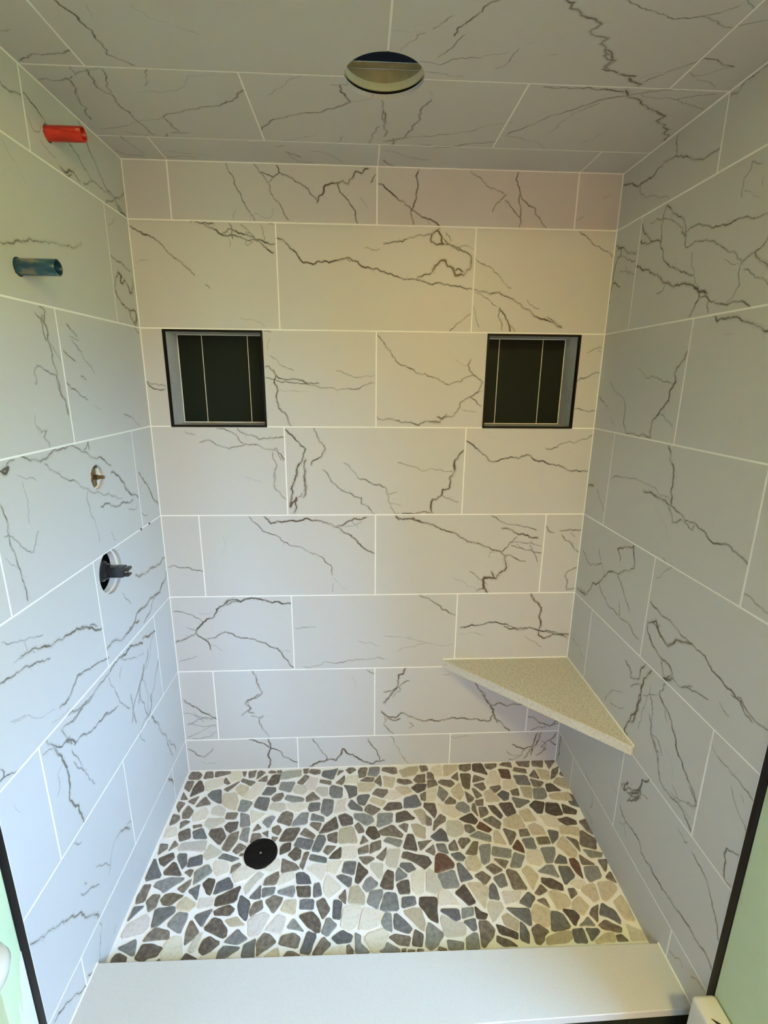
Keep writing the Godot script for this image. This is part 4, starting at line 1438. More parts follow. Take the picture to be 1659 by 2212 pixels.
func print_ceiling() -> void:
	vein(2.2, 0.6, "177 632 179 620 184 611 192 599 192 581 195 566 201 559 197 540 199 527 199 513 201 503 194 488 204 482 213 473 223 465 233 456")
	vein(1.0, 0.3, "298 626 309 616 318 599 335 591 353 584 372 570 394 559")
	vein(1.0, 0.25, "226 624 224 605 219 590")
	vein(1.5, 0.3, "31 545 52 552")
	vein(2.3, 0.5, "7 456 31 467 45 479 65 478 81 483 100 486 129 498")
	vein(1.8, 0.45, "100 445 94 413 110 426 129 435 139 432 158 443")
	vein(1.9, 0.4, "5 390 25 396 37 388 60 394 70 399 84 408")
	vein(2.2, 0.5, "69 403 70 377 55 336 47 306 47 276 31 226")
	vein(2.5, 0.65, "129 435 124 406 124 394 116 367 134 343 130 312 135 277 141 228 150 194 156 155")
	vein(1.6, 0.5, "162 441 158 413 148 391 138 350")
	vein(1.6, 0.4, "255 447 241 418 223 383")
	vein(1.3, 0.25, "391 433 353 426 329 426 318 407 306 384 286 370 252 358 222 361 200 355")
	vein(2.6, 0.65, "437 382 418 365 401 335 373 320 348 307 313 296 271 281 239 268 212 244 217 204 227 175")
	vein(2.6, 0.5, "205 171 246 173")
	vein(2.7, 0.4, "189 164 184 147")
	vein(1.6, 0.3, "29 179 60 185 94 196 125 216 170 230 211 250")
	vein(1.8, 0.4, "90 168 116 155 139 154")
	vein(2.6, 0.65, "440 202 457 227 476 254 503 267 538 283 572 293 606 306 634 321 656 338 667 348 657 372 647 389 647 412")
	vein(2.0, 0.5, "628 414 663 416")
	vein(1.6, 0.35, "487 365 506 389 529 408 542 430 567 442")
	vein(1.4, 0.2, "669 348 693 355 724 371")
	vein(2.3, 0.5, "740 358 744 324 743 292 750 259")
	vein(2.2, 0.45, "740 241 729 210 721 172 717 145")
	vein(1.8, 0.3, "646 182 622 138")
	vein(1.3, 0.2, "485 148 523 158 561 173 582 206")
	vein(2.8, 0.4, "461 109 484 115")
	vein(3.0, 0.5, "482 79 522 45")
	vein(2.1, 0.3, "487 72 513 21 552 12")
	vein(1.6, 0.25, "553 91 640 22")
	vein(2.0, 0.4, "65 145 68 99 79 50 80 31")
	vein(3.0, 0.4, "10 52 36 25 73 20")
	vein(1.5, 0.25, "153 63 198 44 260 38")
	vein(2.0, 0.25, "138 20 223 23")
	vein(1.9, 0.55, "921 679 910 674 901 664 899 651 889 638 878 624 865 608 863 586")
	vein(1.5, 0.4, "851 638 838 621 822 602")
	vein(1.3, 0.35, "809 591 794 585 790 568 776 551 766 537")
	vein(0.8, 0.2, "749 591 809 591")
	vein(1.4, 0.4, "881 590 869 564 856 539 843 520")
	vein(1.7, 0.35, "810 507 829 505 849 498 861 507 873 519 890 523 908 526 926 526")
	vein(1.1, 0.3, "926 529 951 538 975 547")
	vein(1.4, 0.35, "963 491 979 503 985 522 986 540 992 558")
	vein(1.1, 0.2, "1003 572 1014 578")
	vein(1.1, 0.25, "1053 545 1071 546")
	vein(1.6, 0.25, "824 473 853 471 879 461 903 463")
	vein(3.1, 0.55, "1030 686 1046 681 1045 668 1061 664 1073 651 1095 646 1116 633 1107 620 1104 614 1118 603 1136 601 1146 598 1139 581 1154 572 1159 559 1171 552 1162 548 1185 534 1191 536 1180 505 1201 502 1216 495")
	vein(3.5, 0.5, "1158 566 1175 553 1186 535 1179 516 1192 506")
	vein(3.7, 0.5, "1221 492 1241 487 1258 486")
	vein(4.5, 0.5, "1248 481 1269 466 1286 459 1282 453")
	vein(1.4, 0.5, "1131 692 1149 684 1163 676 1182 672 1201 664 1223 657 1245 656 1267 660 1282 665 1297 671 1313 683 1325 693")
	vein(2.0, 0.55, "1277 664 1291 662 1307 654 1323 646 1336 639 1351 639")
	vein(1.4, 0.5, "1328 705 1343 695 1355 685")
	vein(1.2, 0.4, "1355 643 1367 649 1383 656 1398 663")
	vein(1.8, 0.4, "1286 467 1301 485 1313 498 1322 514 1338 527 1350 537 1362 551")
	vein(1.2, 0.35, "1270 479 1288 498 1317 506 1324 511")
	vein(2.3, 0.5, "1360 553 1383 550 1401 542 1425 533 1436 530")
	vein(1.2, 0.35, "1360 507 1379 494 1401 505 1414 520 1433 528")
	vein(1.3, 0.3, "1391 483 1450 457")
	vein(2.7, 0.5, "1084 437 1124 437 1155 437 1183 441 1205 433 1221 437 1244 432 1264 428")
	vein(5.5, 0.5, "1265 436 1280 414")
	vein(2.0, 0.45, "1280 414 1295 424 1320 435 1351 443 1393 442")
	vein(2.3, 0.5, "1066 221 1084 241 1105 266 1125 291 1143 319 1166 332 1190 354 1205 370 1226 394 1256 408 1280 414")
	vein(2.2, 0.35, "1067 215 1094 208 1115 200")
	vein(3.9, 0.55, "1281 411 1302 406 1323 393 1347 375 1368 361 1393 347 1413 338 1406 316 1439 295 1440 284 1461 274 1461 255 1480 244 1487 213")
	vein(1.5, 0.35, "1172 235 1177 277 1189 317 1208 350 1232 382")
	vein(1.8, 0.25, "1274 188 1294 212 1304 244")
	vein(1.8, 0.25, "1111 193 1149 189 1194 151")
	vein(1.7, 0.35, "1307 420 1351 409 1394 407 1414 418 1448 430 1467 433")
	vein(1.8, 0.35, "1394 407 1432 391 1483 372")
	vein(2.5, 0.5, "746 313 751 270 749 242 760 212 752 187")
	vein(4.6, 0.4, "777 176 776 142")
	vein(2.5, 0.5, "850 370 836 340 834 309 835 276 821 247 813 210 809 191 777 169 753 161")
	vein(2.6, 0.35, "753 158 789 174 842 193 894 209 934 218 983 240")
	vein(1.6, 0.25, "1064 286 1023 267 983 240")
	vein(1.0, 0.2, "849 380 843 407")
	vein(2.8, 0.4, "823 141 879 145 924 139 965 156 1000 168 1047 179")
	vein(2.0, 0.3, "756 106 823 74 885 55")
	vein(3.2, 0.4, "759 46 788 8")

func lay_stones(floor_node: Node3D) -> void:
	stone(floor_node, "c", "-602 661 -598 630 -584 617 -560 619 -542 670 -560 683 -592 682")
	stone(floor_node, "c", "-65 622 -53 567 -44 560 6 572 -4 616 -33 626")
	stone(floor_node, "p", "-732 609 -725 578 -684 552 -669 565 -661 592 -672 610 -721 618")
	stone(floor_node, "c", "-115 606 -107 555 -53 555 -67 615 -88 624 -115 611")
	stone(floor_node, "c", "-48 645 -33 630 10 621 24 639 7 675 -27 681")
	stone(floor_node, "c", "174 601 182 590 217 612 239 613 246 627 239 649 179 651")
	stone(floor_node, "p", "-377 620 -385 581 -343 560 -321 572 -342 626 -368 628")
	stone(floor_node, "k", "117 558 122 536 167 537 175 543 168 614 143 600")
	stone(floor_node, "g", "122 670 130 627 140 607 177 638 177 649 165 661 159 672 136 683")
	stone(floor_node, "t", "445 596 466 570 506 586 494 626 479 638 444 619")
	stone(floor_node, "k", "-670 669 -663 633 -635 633 -603 644 -611 666 -634 670 -643 679")
	stone(floor_node, "b", "284 611 313 612 328 637 318 657 287 683 278 677")
	stone(floor_node, "t", "273 498 318 500 342 520 313 581 297 553")
	stone(floor_node, "k", "-507 601 -486 569 -462 576 -437 604 -435 622 -446 628")
	stone(floor_node, "d", "-657 590 -665 537 -609 532 -602 551 -637 587")
	stone(floor_node, "g", "-1 566 15 521 25 516 53 521 57 573 12 573")
	stone(floor_node, "t", "65 576 100 567 122 568 131 609 124 633 111 626")
	stone(floor_node, "d", "506 593 525 595 540 604 549 642 487 650")
	stone(floor_node, "g", "185 467 243 453 251 503 244 512 199 514")
	stone(floor_node, "c", "104 464 112 456 150 452 136 529 114 529 101 512")
	stone(floor_node, "t", "516 538 540 531 572 548 577 568 567 585 527 591")
	stone(floor_node, "t", "-131 289 -83 279 -65 348 -133 348")
	stone(floor_node, "r", "179 459 189 404 202 394 226 400 248 433 243 447 189 462")
	stone(floor_node, "t", "683 513 733 510 740 537 688 573 674 565")
	stone(floor_node, "b", "-349 641 -332 617 -313 622 -292 643 -309 657 -342 678")
	stone(floor_node, "k", "-240 575 -200 564 -179 585 -172 600 -173 623 -185 624 -211 607")
	stone(floor_node, "k", "-493 539 -495 510 -464 495 -426 477 -431 527")
	stone(floor_node, "k", "77 406 87 381 165 403 175 427 149 449 138 439 110 419")
	stone(floor_node, "t", "466 663 522 647 545 650 543 668 521 680 462 683")
	stone(floor_node, "t", "704 575 741 554 746 584 745 632 716 626 707 599")
	stone(floor_node, "c", "152 460 165 447 176 459 196 512 173 532 144 519")
	stone(floor_node, "g", "-615 586 -593 550 -563 554 -561 572 -567 612")
	stone(floor_node, "g", "-697 470 -693 454 -657 441 -611 444 -611 454 -658 492 -672 481")
	stone(floor_node, "c", "-464 442 -446 418 -423 413 -385 432 -408 458 -446 471")
	stone(floor_node, "p", "-666 351 -660 321 -579 313 -573 357")
	stone(floor_node, "c", "174 566 179 528 193 517 211 519 230 546 242 568")
	stone(floor_node, "c", "-174 497 -167 460 -157 456 -113 499 -150 531 -164 518")
	stone(floor_node, "t", "-96 546 -89 498 -64 492 -44 523 -45 553")
	stone(floor_node, "c", "246 283 254 270 296 272 308 300 296 329 265 341 242 323")
	stone(floor_node, "p", "-330 611 -298 568 -274 579 -277 609 -282 624 -313 618")
	stone(floor_node, "b", "407 466 418 458 443 469 460 527 413 525")
	stone(floor_node, "d", "375 577 442 582 445 588 438 629 429 631 393 599")
	stone(floor_node, "k", "-504 657 -499 630 -482 620 -446 638 -482 672")
	stone(floor_node, "b", "-665 627 -657 606 -643 590 -601 601 -593 623")
	stone(floor_node, "t", "454 271 518 250 524 308 491 319 448 302")
	stone(floor_node, "t", "619 364 644 346 667 407 656 428 631 425 604 384")
	stone(floor_node, "b", "-286 650 -281 628 -247 621 -226 635 -232 663")
	stone(floor_node, "d", "-226 673 -209 618 -180 628 -196 679")
	stone(floor_node, "t", "456 464 486 447 511 485 474 531 467 505")
	stone(floor_node, "c", "500 397 541 394 544 432 524 457 487 444 489 421")
	stone(floor_node, "c", "322 567 332 557 367 561 369 581 328 622 320 586")
	stone(floor_node, "d", "-425 539 -423 505 -387 529 -387 581 -394 582 -415 564")
	stone(floor_node, "t", "623 527 675 513 668 567 646 576 623 545")
	stone(floor_node, "b", "713 322 754 364 735 404 685 386")
	stone(floor_node, "d", "37 603 41 582 51 580 92 623 80 638 39 623")
	stone(floor_node, "t", "-575 117 -526 115 -510 154 -510 199 -563 175")
	stone(floor_node, "c", "25 424 35 374 78 373 58 444 35 439")
	stone(floor_node, "b", "431 639 455 626 482 648 464 660 460 671 444 682 432 678")
	stone(floor_node, "d", "-384 675 -382 646 -351 631 -346 682 -370 682")
	stone(floor_node, "p", "374 527 441 530 420 562 376 570")
	stone(floor_node, "g", "-39 543 -28 511 11 507 11 525 -7 567 -34 551")
	stone(floor_node, "k", "230 528 265 501 274 519 291 559 266 568 248 546")
	stone(floor_node, "g", "665 460 712 459 709 498 662 513 656 491")
	stone(floor_node, "d", "645 610 669 574 699 599 702 627 695 639 669 618")
	stone(floor_node, "k", "2 495 18 458 29 444 50 454 44 510 15 507")
	stone(floor_node, "c", "-235 429 -205 415 -167 421 -171 460 -178 475")
	stone(floor_node, "c", "-533 406 -530 390 -489 393 -475 433 -509 447 -525 429")
	stone(floor_node, "t", "578 571 610 552 628 585 597 611 573 590")
	stone(floor_node, "p", "710 637 748 657 750 684 702 683 709 657")
	stone(floor_node, "d", "-507 504 -505 465 -471 447 -453 472 -451 485")
	stone(floor_node, "d", "-733 453 -731 368 -681 440")
	stone(floor_node, "g", "239 654 265 641 276 644 274 685 234 685")
	stone(floor_node, "g", "-576 470 -586 426 -550 401 -527 430 -564 462")
	stone(floor_node, "c", "226 196 278 202 313 248 276 264 241 238")
	stone(floor_node, "t", "282 432 297 409 326 407 336 446 313 464 287 458")
	stone(floor_node, "g", "-438 638 -434 631 -408 603 -373 632 -400 646")
	stone(floor_node, "b", "-547 643 -554 604 -551 577 -544 575 -515 607 -524 622")
	stone(floor_node, "k", "-335 329 -324 293 -314 280 -265 278 -285 331")
	stone(floor_node, "d", "581 455 618 457 625 492 580 520")
	stone(floor_node, "g", "-1 292 4 230 61 230 56 272")
	stone(floor_node, "t", "355 602 375 593 405 616 392 645 358 627")
	stone(floor_node, "k", "-580 294 -578 272 -540 267 -516 304 -532 337")
	stone(floor_node, "d", "-141 639 -109 619 -79 635 -85 653 -122 656")
	stone(floor_node, "b", "4 302 57 278 91 319 84 333 47 324 16 321")
	stone(floor_node, "g", "341 378 351 370 383 368 377 395 365 431 344 441 336 432")
	stone(floor_node, "o", "-661 512 -652 495 -631 491 -592 501 -624 531 -647 528")
	stone(floor_node, "g", "546 388 598 387 591 413 571 443 546 444")
	stone(floor_node, "b", "-346 528 -321 511 -292 520 -295 537 -315 568")
	stone(floor_node, "b", "-191 677 -163 633 -138 656 -167 683 -182 683")
	stone(floor_node, "c", "585 262 643 264 652 289 637 319 598 311")
	stone(floor_node, "b", "20 644 40 635 85 644 77 670 47 665")
	stone(floor_node, "d", "-449 680 -449 661 -437 646 -392 651 -393 658 -422 677")
	stone(floor_node, "c", "-119 404 -118 359 -70 358 -71 406")
	stone(floor_node, "t", "-295 559 -284 528 -250 527 -249 574")
	stone(floor_node, "d", "548 645 582 643 580 684 542 681")
	stone(floor_node, "g", "388 376 449 390 438 423 376 410")
	stone(floor_node, "d", "101 212 106 165 154 149 170 200 147 210")
	stone(floor_node, "c", "-419 482 -382 433 -361 446 -405 510")
	stone(floor_node, "t", "647 304 712 317 698 353 633 342")
	stone(floor_node, "b", "629 637 657 622 695 646 689 658 678 660 637 649")
	stone(floor_node, "k", "634 205 679 212 678 262 642 266 616 249")
	stone(floor_node, "b", "-193 538 -168 524 -146 561 -169 590")
	stone(floor_node, "k", "514 490 546 494 573 514 569 536 529 526 509 506")
	stone(floor_node, "b", "-522 351 -509 295 -478 283 -476 319 -494 361")
	stone(floor_node, "t", "-599 544 -602 525 -586 505 -549 527 -548 537 -562 549")
	stone(floor_node, "g", "-202 218 -197 158 -155 164 -158 220 -177 237")
	stone(floor_node, "c", "-575 370 -564 329 -514 362 -526 379 -557 392")
	stone(floor_node, "c", "-491 143 -462 73 -424 74 -434 118 -458 154")
	stone(floor_node, "g", "-728 641 -687 619 -680 627 -672 660 -680 662")
	stone(floor_node, "k", "333 622 349 626 391 647 385 666 337 649")
	stone(floor_node, "c", "-660 53 -600 40 -588 53 -587 82 -643 110")
	stone(floor_node, "k", "-77 480 -68 430 -64 413 -30 449 -63 488")
	stone(floor_node, "g", "-81 227 -44 228 -16 240 -7 263 -37 282 -80 248")
	stone(floor_node, "g", "-171 624 -161 600 -159 586 -147 584 -124 606 -150 636")
	stone(floor_node, "g", "-74 627 -56 636 -57 655 -30 681 -73 682")
	stone(floor_node, "b", "-310 443 -314 391 -268 411 -252 430 -265 435")
	stone(floor_node, "k", "84 373 104 318 126 321 134 385")
	stone(floor_node, "d", "-282 350 -272 316 -215 328 -227 366")
	stone(floor_node, "g", "423 454 454 400 488 415 460 456")
	stone(floor_node, "k", "-203 306 -183 268 -145 236 -133 287 -167 299")
	stone(floor_node, "d", "-140 587 -140 534 -127 533 -112 541 -115 591")
	stone(floor_node, "b", "-356 251 -341 213 -324 206 -298 218 -303 272")
	stone(floor_node, "c", "-167 443 -163 406 -114 407 -136 457")
	stone(floor_node, "t", "656 171 692 163 738 162 739 205 708 204 660 195")
	stone(floor_node, "b", "-729 522 -735 499 -728 462 -705 462 -705 488 -704 515")
	stone(floor_node, "d", "254 434 267 430 299 484 286 489 256 496")
	stone(floor_node, "d", "178 580 184 573 234 575 235 604 218 610")
	stone(floor_node, "k", "-491 552 -476 542 -449 534 -431 546 -431 554 -441 567 -485 564")
	stone(floor_node, "k", "53 493 72 482 95 479 95 525 61 525")
	stone(floor_node, "t", "601 677 639 659 664 658 661 683 602 686")
	stone(floor_node, "k", "68 273 71 231 109 220 144 259")
	stone(floor_node, "k", "-684 422 -665 389 -652 395 -619 440 -678 433")
	stone(floor_node, "d", "-547 562 -492 543 -511 598")
	stone(floor_node, "t", "120 280 145 278 172 296 166 342 131 327")
	stone(floor_node, "l", "-378 21 -351 13 -293 9 -291 44 -345 57 -372 58")
	stone(floor_node, "c", "-606 254 -603 227 -546 227 -535 247 -580 276")
	stone(floor_node, "k", "454 202 506 199 511 248 470 263")
	stone(floor_node, "c", "-319 476 -311 448 -270 439 -265 467 -308 486")
	stone(floor_node, "d", "-222 369 -204 310 -182 311 -174 331 -192 375")
	stone(floor_node, "c", "-662 211 -623 176 -605 202 -606 234 -646 243")
	stone(floor_node, "d", "182 331 225 298 240 317 244 354 200 349")
	stone(floor_node, "k", "540 587 577 593 588 611 561 640")
	stone(floor_node, "d", "-450 183 -439 138 -395 145 -398 205")
	stone(floor_node, "d", "418 564 458 532 476 552 448 583")
	stone(floor_node, "t", "533 302 560 291 584 307 587 341 536 342")
	stone(floor_node, "d", "-118 448 -111 414 -97 411 -70 413 -78 459")
	stone(floor_node, "k", "-258 486 -212 486 -209 523 -248 520")
	stone(floor_node, "b", "-701 516 -688 494 -664 497 -664 534 -682 548")
	stone(floor_node, "g", "1 603 16 576 33 580 33 632 10 621")
	stone(floor_node, "p", "-542 544 -545 510 -502 510 -498 539")
	stone(floor_node, "d", "406 617 418 629 423 652 414 678 390 666")
	stone(floor_node, "g", "507 471 546 449 568 450 574 495")
	stone(floor_node, "c", "-332 173 -261 173 -252 198 -283 218 -322 199")
	stone(floor_node, "g", "-53 499 -41 473 -25 464 -2 486 -5 496 -37 516")
	stone(floor_node, "c", "-160 682 -136 662 -106 659 -98 678 -101 684")
	stone(floor_node, "g", "184 656 232 665 227 684 185 684")
	stone(floor_node, "t", "95 30 138 12 176 9 177 29 161 55 113 69")
	stone(floor_node, "c", "435 102 461 51 487 43 496 87 484 116 438 116")
	stone(floor_node, "t", "518 241 560 228 575 283 528 288")
	stone(floor_node, "g", "-175 136 -175 105 -165 92 -124 107 -125 156 -163 154")
	stone(floor_node, "b", "84 668 97 625 122 641 113 673")
	stone(floor_node, "g", "-300 272 -294 250 -271 217 -244 216 -245 265")
	stone(floor_node, "d", "-263 448 -256 442 -238 442 -220 455 -210 481 -256 480")
	stone(floor_node, "c", "-27 438 -24 419 17 422 13 465 1 475")
	stone(floor_node, "t", "695 116 721 89 765 97 760 155 727 142")
	stone(floor_node, "t", "-69 86 -4 89 1 103 -21 135 -64 133")
	stone(floor_node, "d", "64 568 68 534 108 532 110 558")
	stone(floor_node, "d", "-239 557 -240 530 -229 527 -197 529 -197 560")
	stone(floor_node, "g", "606 139 653 137 650 179 633 192 593 190")
	stone(floor_node, "t", "414 146 443 137 469 195 411 200")
	stone(floor_node, "g", "-7 681 15 655 51 675 51 685")
	stone(floor_node, "b", "-360 481 -356 457 -318 435 -314 454 -321 480")
	stone(floor_node, "g", "360 484 400 469 402 512 374 519")
	stone(floor_node, "d", "-615 411 -618 378 -578 366 -568 403")
	stone(floor_node, "t", "279 6 341 6 333 37 300 62 272 68")
	stone(floor_node, "k", "-549 468 -535 449 -511 455 -513 505 -528 498")
	stone(floor_node, "o", "339 55 385 57 364 134 346 131 337 114")
	stone(floor_node, "b", "323 668 328 651 362 665 382 683 340 682")
	stone(floor_node, "k", "566 217 593 195 631 205 604 254 585 253")
	stone(floor_node, "k", "-139 235 -111 225 -85 244 -83 272 -123 279")
	stone(floor_node, "g", "550 70 605 72 607 125 553 119")
	stone(floor_node, "t", "287 137 330 99 337 155 316 187 297 169")
	stone(floor_node, "b", "-386 558 -378 532 -354 524 -346 550 -379 573")
	stone(floor_node, "d", "-634 122 -620 103 -587 98 -569 163 -582 163 -615 142")
	stone(floor_node, "k", "-729 678 -731 666 -725 654 -714 653 -691 663 -688 680")
	stone(floor_node, "g", "314 336 352 316 394 336 387 362")
	stone(floor_node, "d", "343 510 356 501 364 511 365 556 331 549")
	stone(floor_node, "p", "-155 225 -143 169 -106 155 -115 192 -106 217")
	stone(floor_node, "g", "-479 270 -492 205 -457 217 -443 264")
	stone(floor_node, "g", "-312 499 -264 483 -257 504 -263 521 -309 508")
	stone(floor_node, "c", "-531 656 -523 618 -503 609 -503 623 -510 655 -521 661")
	stone(floor_node, "k", "-41 309 -29 284 -5 284 13 324 -14 337")
	stone(floor_node, "b", "377 271 418 256 445 286 429 316")
	stone(floor_node, "c", "-368 428 -343 399 -325 391 -317 406 -319 429 -341 439")
	stone(floor_node, "k", "-718 375 -677 354 -664 376 -688 405 -705 396")
	stone(floor_node, "g", "-504 199 -503 147 -453 162 -469 205")
	stone(floor_node, "c", "-392 196 -385 167 -338 169 -328 199 -344 212")
	stone(floor_node, "g", "-370 107 -366 70 -309 70 -321 124")
	stone(floor_node, "r", "628 431 647 429 656 447 647 501 632 481 625 453")
	stone(floor_node, "c", "194 129 237 123 221 185 187 187")
	stone(floor_node, "t", "-453 578 -418 569 -389 595 -431 598")
	stone(floor_node, "p", "-271 93 -256 47 -222 57 -232 114 -260 117")
	stone(floor_node, "b", "302 475 332 461 357 483 330 509")
	stone(floor_node, "k", "25 211 47 183 93 184 97 214 41 221")
	stone(floor_node, "g", "494 353 537 348 536 393 499 390")
	stone(floor_node, "g", "243 573 280 571 276 596 238 606")
	stone(floor_node, "d", "-639 278 -608 263 -578 310 -627 308")
	stone(floor_node, "c", "32 168 53 128 75 128 105 159 69 177")
	stone(floor_node, "k", "-299 380 -275 351 -254 364 -254 394 -272 403")
	stone(floor_node, "k", "-697 130 -698 84 -686 50 -674 54 -657 82 -651 102")
	stone(floor_node, "t", "133 224 165 215 181 233 174 282 160 282 146 246")
	stone(floor_node, "t", "31 52 83 65 68 118 36 111")
	stone(floor_node, "b", "440 305 488 328 449 380")
	stone(floor_node, "t", "394 365 407 317 423 316 439 375")
	stone(floor_node, "c", "-728 304 -733 259 -700 259 -688 288 -690 302")
	stone(floor_node, "o", "291 398 326 355 344 358 328 407 293 402")
	stone(floor_node, "c", "-456 208 -455 197 -394 216 -439 259")
	stone(floor_node, "k", "294 265 345 241 363 274 349 290 318 281")
	stone(floor_node, "d", "730 157 762 188 756 235 718 218")
	stone(floor_node, "b", "174 208 180 189 186 191 219 194 221 233 208 259 193 234")
	stone(floor_node, "d", "588 643 624 645 628 655 590 681")
	stone(floor_node, "d", "-659 371 -656 360 -630 361 -617 399 -628 417 -653 383")
	stone(floor_node, "c", "-596 210 -598 181 -576 170 -547 190 -548 222")
	stone(floor_node, "d", "-136 461 -117 454 -84 466 -86 490 -95 498")
	stone(floor_node, "d", "-123 94 -70 103 -69 145 -100 161 -104 135")
	stone(floor_node, "b", "-29 389 -25 348 13 337 12 371")
	stone(floor_node, "k", "641 280 688 270 714 288 711 304 672 308")
	stone(floor_node, "k", "400 6 441 3 452 68 393 44")
	stone(floor_node, "b", "-687 281 -652 264 -636 304 -670 317")
	stone(floor_node, "c", "-576 33 -569 9 -534 8 -523 35 -524 58 -556 67")
	stone(floor_node, "g", "292 212 306 194 326 190 345 212 342 234 323 242 295 227")
	stone(floor_node, "g", "511 175 583 197 518 232")
	stone(floor_node, "c", "503 96 544 93 550 133 520 142 492 141")
	stone(floor_node, "g", "20 344 34 327 88 342 74 369")
	stone(floor_node, "k", "-535 262 -524 246 -488 244 -488 276 -507 290 -524 279")
	stone(floor_node, "g", "-271 608 -252 580 -216 621")
	stone(floor_node, "g", "-361 487 -319 486 -322 509 -357 519")
	stone(floor_node, "d", "-211 47 -207 19 -170 16 -145 8 -164 68")
	stone(floor_node, "d", "68 435 74 422 107 423 122 447 94 458")
	stone(floor_node, "g", "-472 314 -468 273 -443 270 -438 331")
	stone(floor_node, "b", "-44 217 -39 199 -25 187 19 212 -14 239")
	stone(floor_node, "c", "594 515 618 503 642 504 649 517 619 537")
	stone(floor_node, "t", "560 129 605 131 589 188 560 179")
	stone(floor_node, "t", "-536 96 -521 75 -485 90 -483 111 -496 140 -522 117")
	stone(floor_node, "c", "-496 680 -495 672 -467 661 -453 661 -450 682")
	stone(floor_node, "d", "239 611 278 603 277 634 263 639")
	stone(floor_node, "c", "-122 90 -112 51 -69 46 -67 78 -72 94")
	stone(floor_node, "d", "-227 401 -222 379 -168 394 -168 415")
	stone(floor_node, "c", "224 20 273 3 269 70 239 68")
	stone(floor_node, "b", "616 606 632 589 658 579 632 633")
	stone(floor_node, "d", "-72 156 -62 145 -26 142 -21 150 -41 195 -65 187")
	stone(floor_node, "c", "-314 103 -302 87 -273 88 -260 121 -274 137 -310 127")
	stone(floor_node, "b", "195 305 204 271 231 241 249 256 246 273 218 289 200 309")
	stone(floor_node, "b", "345 450 372 436 402 461 367 476")
	stone(floor_node, "t", "653 41 704 52 687 103 655 93")
	stone(floor_node, "k", "690 212 737 244 725 264 680 257")
	stone(floor_node, "k", "-422 79 -404 31 -371 32 -374 76 -398 87")
	stone(floor_node, "g", "688 399 750 415 740 431 699 432")
	stone(floor_node, "g", "232 158 247 111 280 150 251 190")
	stone(floor_node, "t", "73 118 93 109 128 112 142 141 105 155")
	stone(floor_node, "g", "54 456 65 437 96 468 52 486")
	stone(floor_node, "d", "-203 493 -201 481 -185 477 -174 519 -201 524")
	stone(floor_node, "t", "-325 681 -295 660 -285 658 -277 684")
	stone(floor_node, "g", "-334 132 -276 146 -266 156 -271 167 -311 169 -341 153")
	stone(floor_node, "d", "-588 488 -554 467 -550 502 -550 518")
	stone(floor_node, "d", "-525 384 -510 364 -451 386 -475 398 -495 390")
	stone(floor_node, "k", "282 571 288 571 300 585 318 593 308 609 281 606")
	stone(floor_node, "b", "-693 225 -700 198 -690 166 -661 193 -663 207 -668 224")
	stone(floor_node, "p", "-232 116 -220 99 -182 102 -179 144 -198 149")
	stone(floor_node, "b", "-14 143 5 116 47 123 48 137 26 163")
	stone(floor_node, "d", "597 320 634 329 623 355 593 378")
	stone(floor_node, "d", "-105 189 -91 162 -50 202 -49 219 -93 208")
	stone(floor_node, "g", "-30 52 -20 8 22 8 20 36 7 58")
	stone(floor_node, "k", "136 119 162 99 201 103 191 131 160 145")
	stone(floor_node, "t", "-25 170 -12 155 41 176 21 203 -19 181")
	stone(floor_node, "b", "-268 305 -252 277 -211 310 -218 326")
	stone(floor_node, "k", "-324 380 -327 353 -317 339 -292 334 -290 364")
	stone(floor_node, "b", "273 357 284 340 314 341 319 354 285 385")
	stone(floor_node, "o", "546 349 589 347 590 376 546 378")
	stone(floor_node, "d", "-397 517 -366 476 -359 520 -377 522")
	stone(floor_node, "d", "-250 198 -244 174 -205 174 -206 209 -242 214")
	stone(floor_node, "r", "347 304 369 276 405 312 388 325")
	stone(floor_node, "g", "570 638 610 611 622 640")
	stone(floor_node, "r", "450 387 481 352 492 378 490 407")
	stone(floor_node, "r", "499 36 543 42 538 91 500 83")
	stone(floor_node, "k", "664 119 689 116 717 156 656 159")
	stone(floor_node, "b", "-173 310 -136 298 -136 345 -168 334")
	stone(floor_node, "k", "413 211 439 212 459 257 444 272 422 241")
	stone(floor_node, "g", "-405 252 -397 235 -375 224 -361 230 -377 279")
	stone(floor_node, "d", "240 398 273 392 290 413 277 426 256 423")
	stone(floor_node, "d", "-431 130 -417 91 -381 96 -378 115 -396 134")
	stone(floor_node, "k", "-546 682 -535 660 -499 676 -508 681")
	stone(floor_node, "d", "572 445 602 413 621 426 617 449")
	stone(floor_node, "b", "720 292 752 283 750 349 733 332")
	stone(floor_node, "k", "-163 399 -148 377 -122 355 -122 401")
	stone(floor_node, "g", "197 359 229 359 236 399 202 388")
	stone(floor_node, "b", "150 80 167 55 202 50 196 96 161 95")
	stone(floor_node, "g", "-236 250 -232 219 -187 237 -186 259")
	stone(floor_node, "d", "-732 575 -730 529 -698 528")
	stone(floor_node, "d", "460 163 487 143 511 159 499 188 479 193")
	others = true
	stone(floor_node, "d", "-255 421 -245 376 -236 371 -226 374 -241 435")
	stone(floor_node, "p", "244 94 260 82 299 86 311 105 289 123 256 107")
	stone(floor_node, "b", "-733 29 -729 5 -699 6 -681 22 -686 45 -727 44")
	stone(floor_node, "t", "-260 168 -262 147 -238 122 -205 159 -249 168")
	stone(floor_node, "g", "-484 360 -468 329 -437 345 -465 372")
	stone(floor_node, "k", "376 218 405 217 410 246 373 266")
	stone(floor_node, "b", "667 415 709 456 661 454")
	stone(floor_node, "o", "475 539 505 510 520 533 489 547")
	stone(floor_node, "o", "-663 178 -639 127 -605 167")
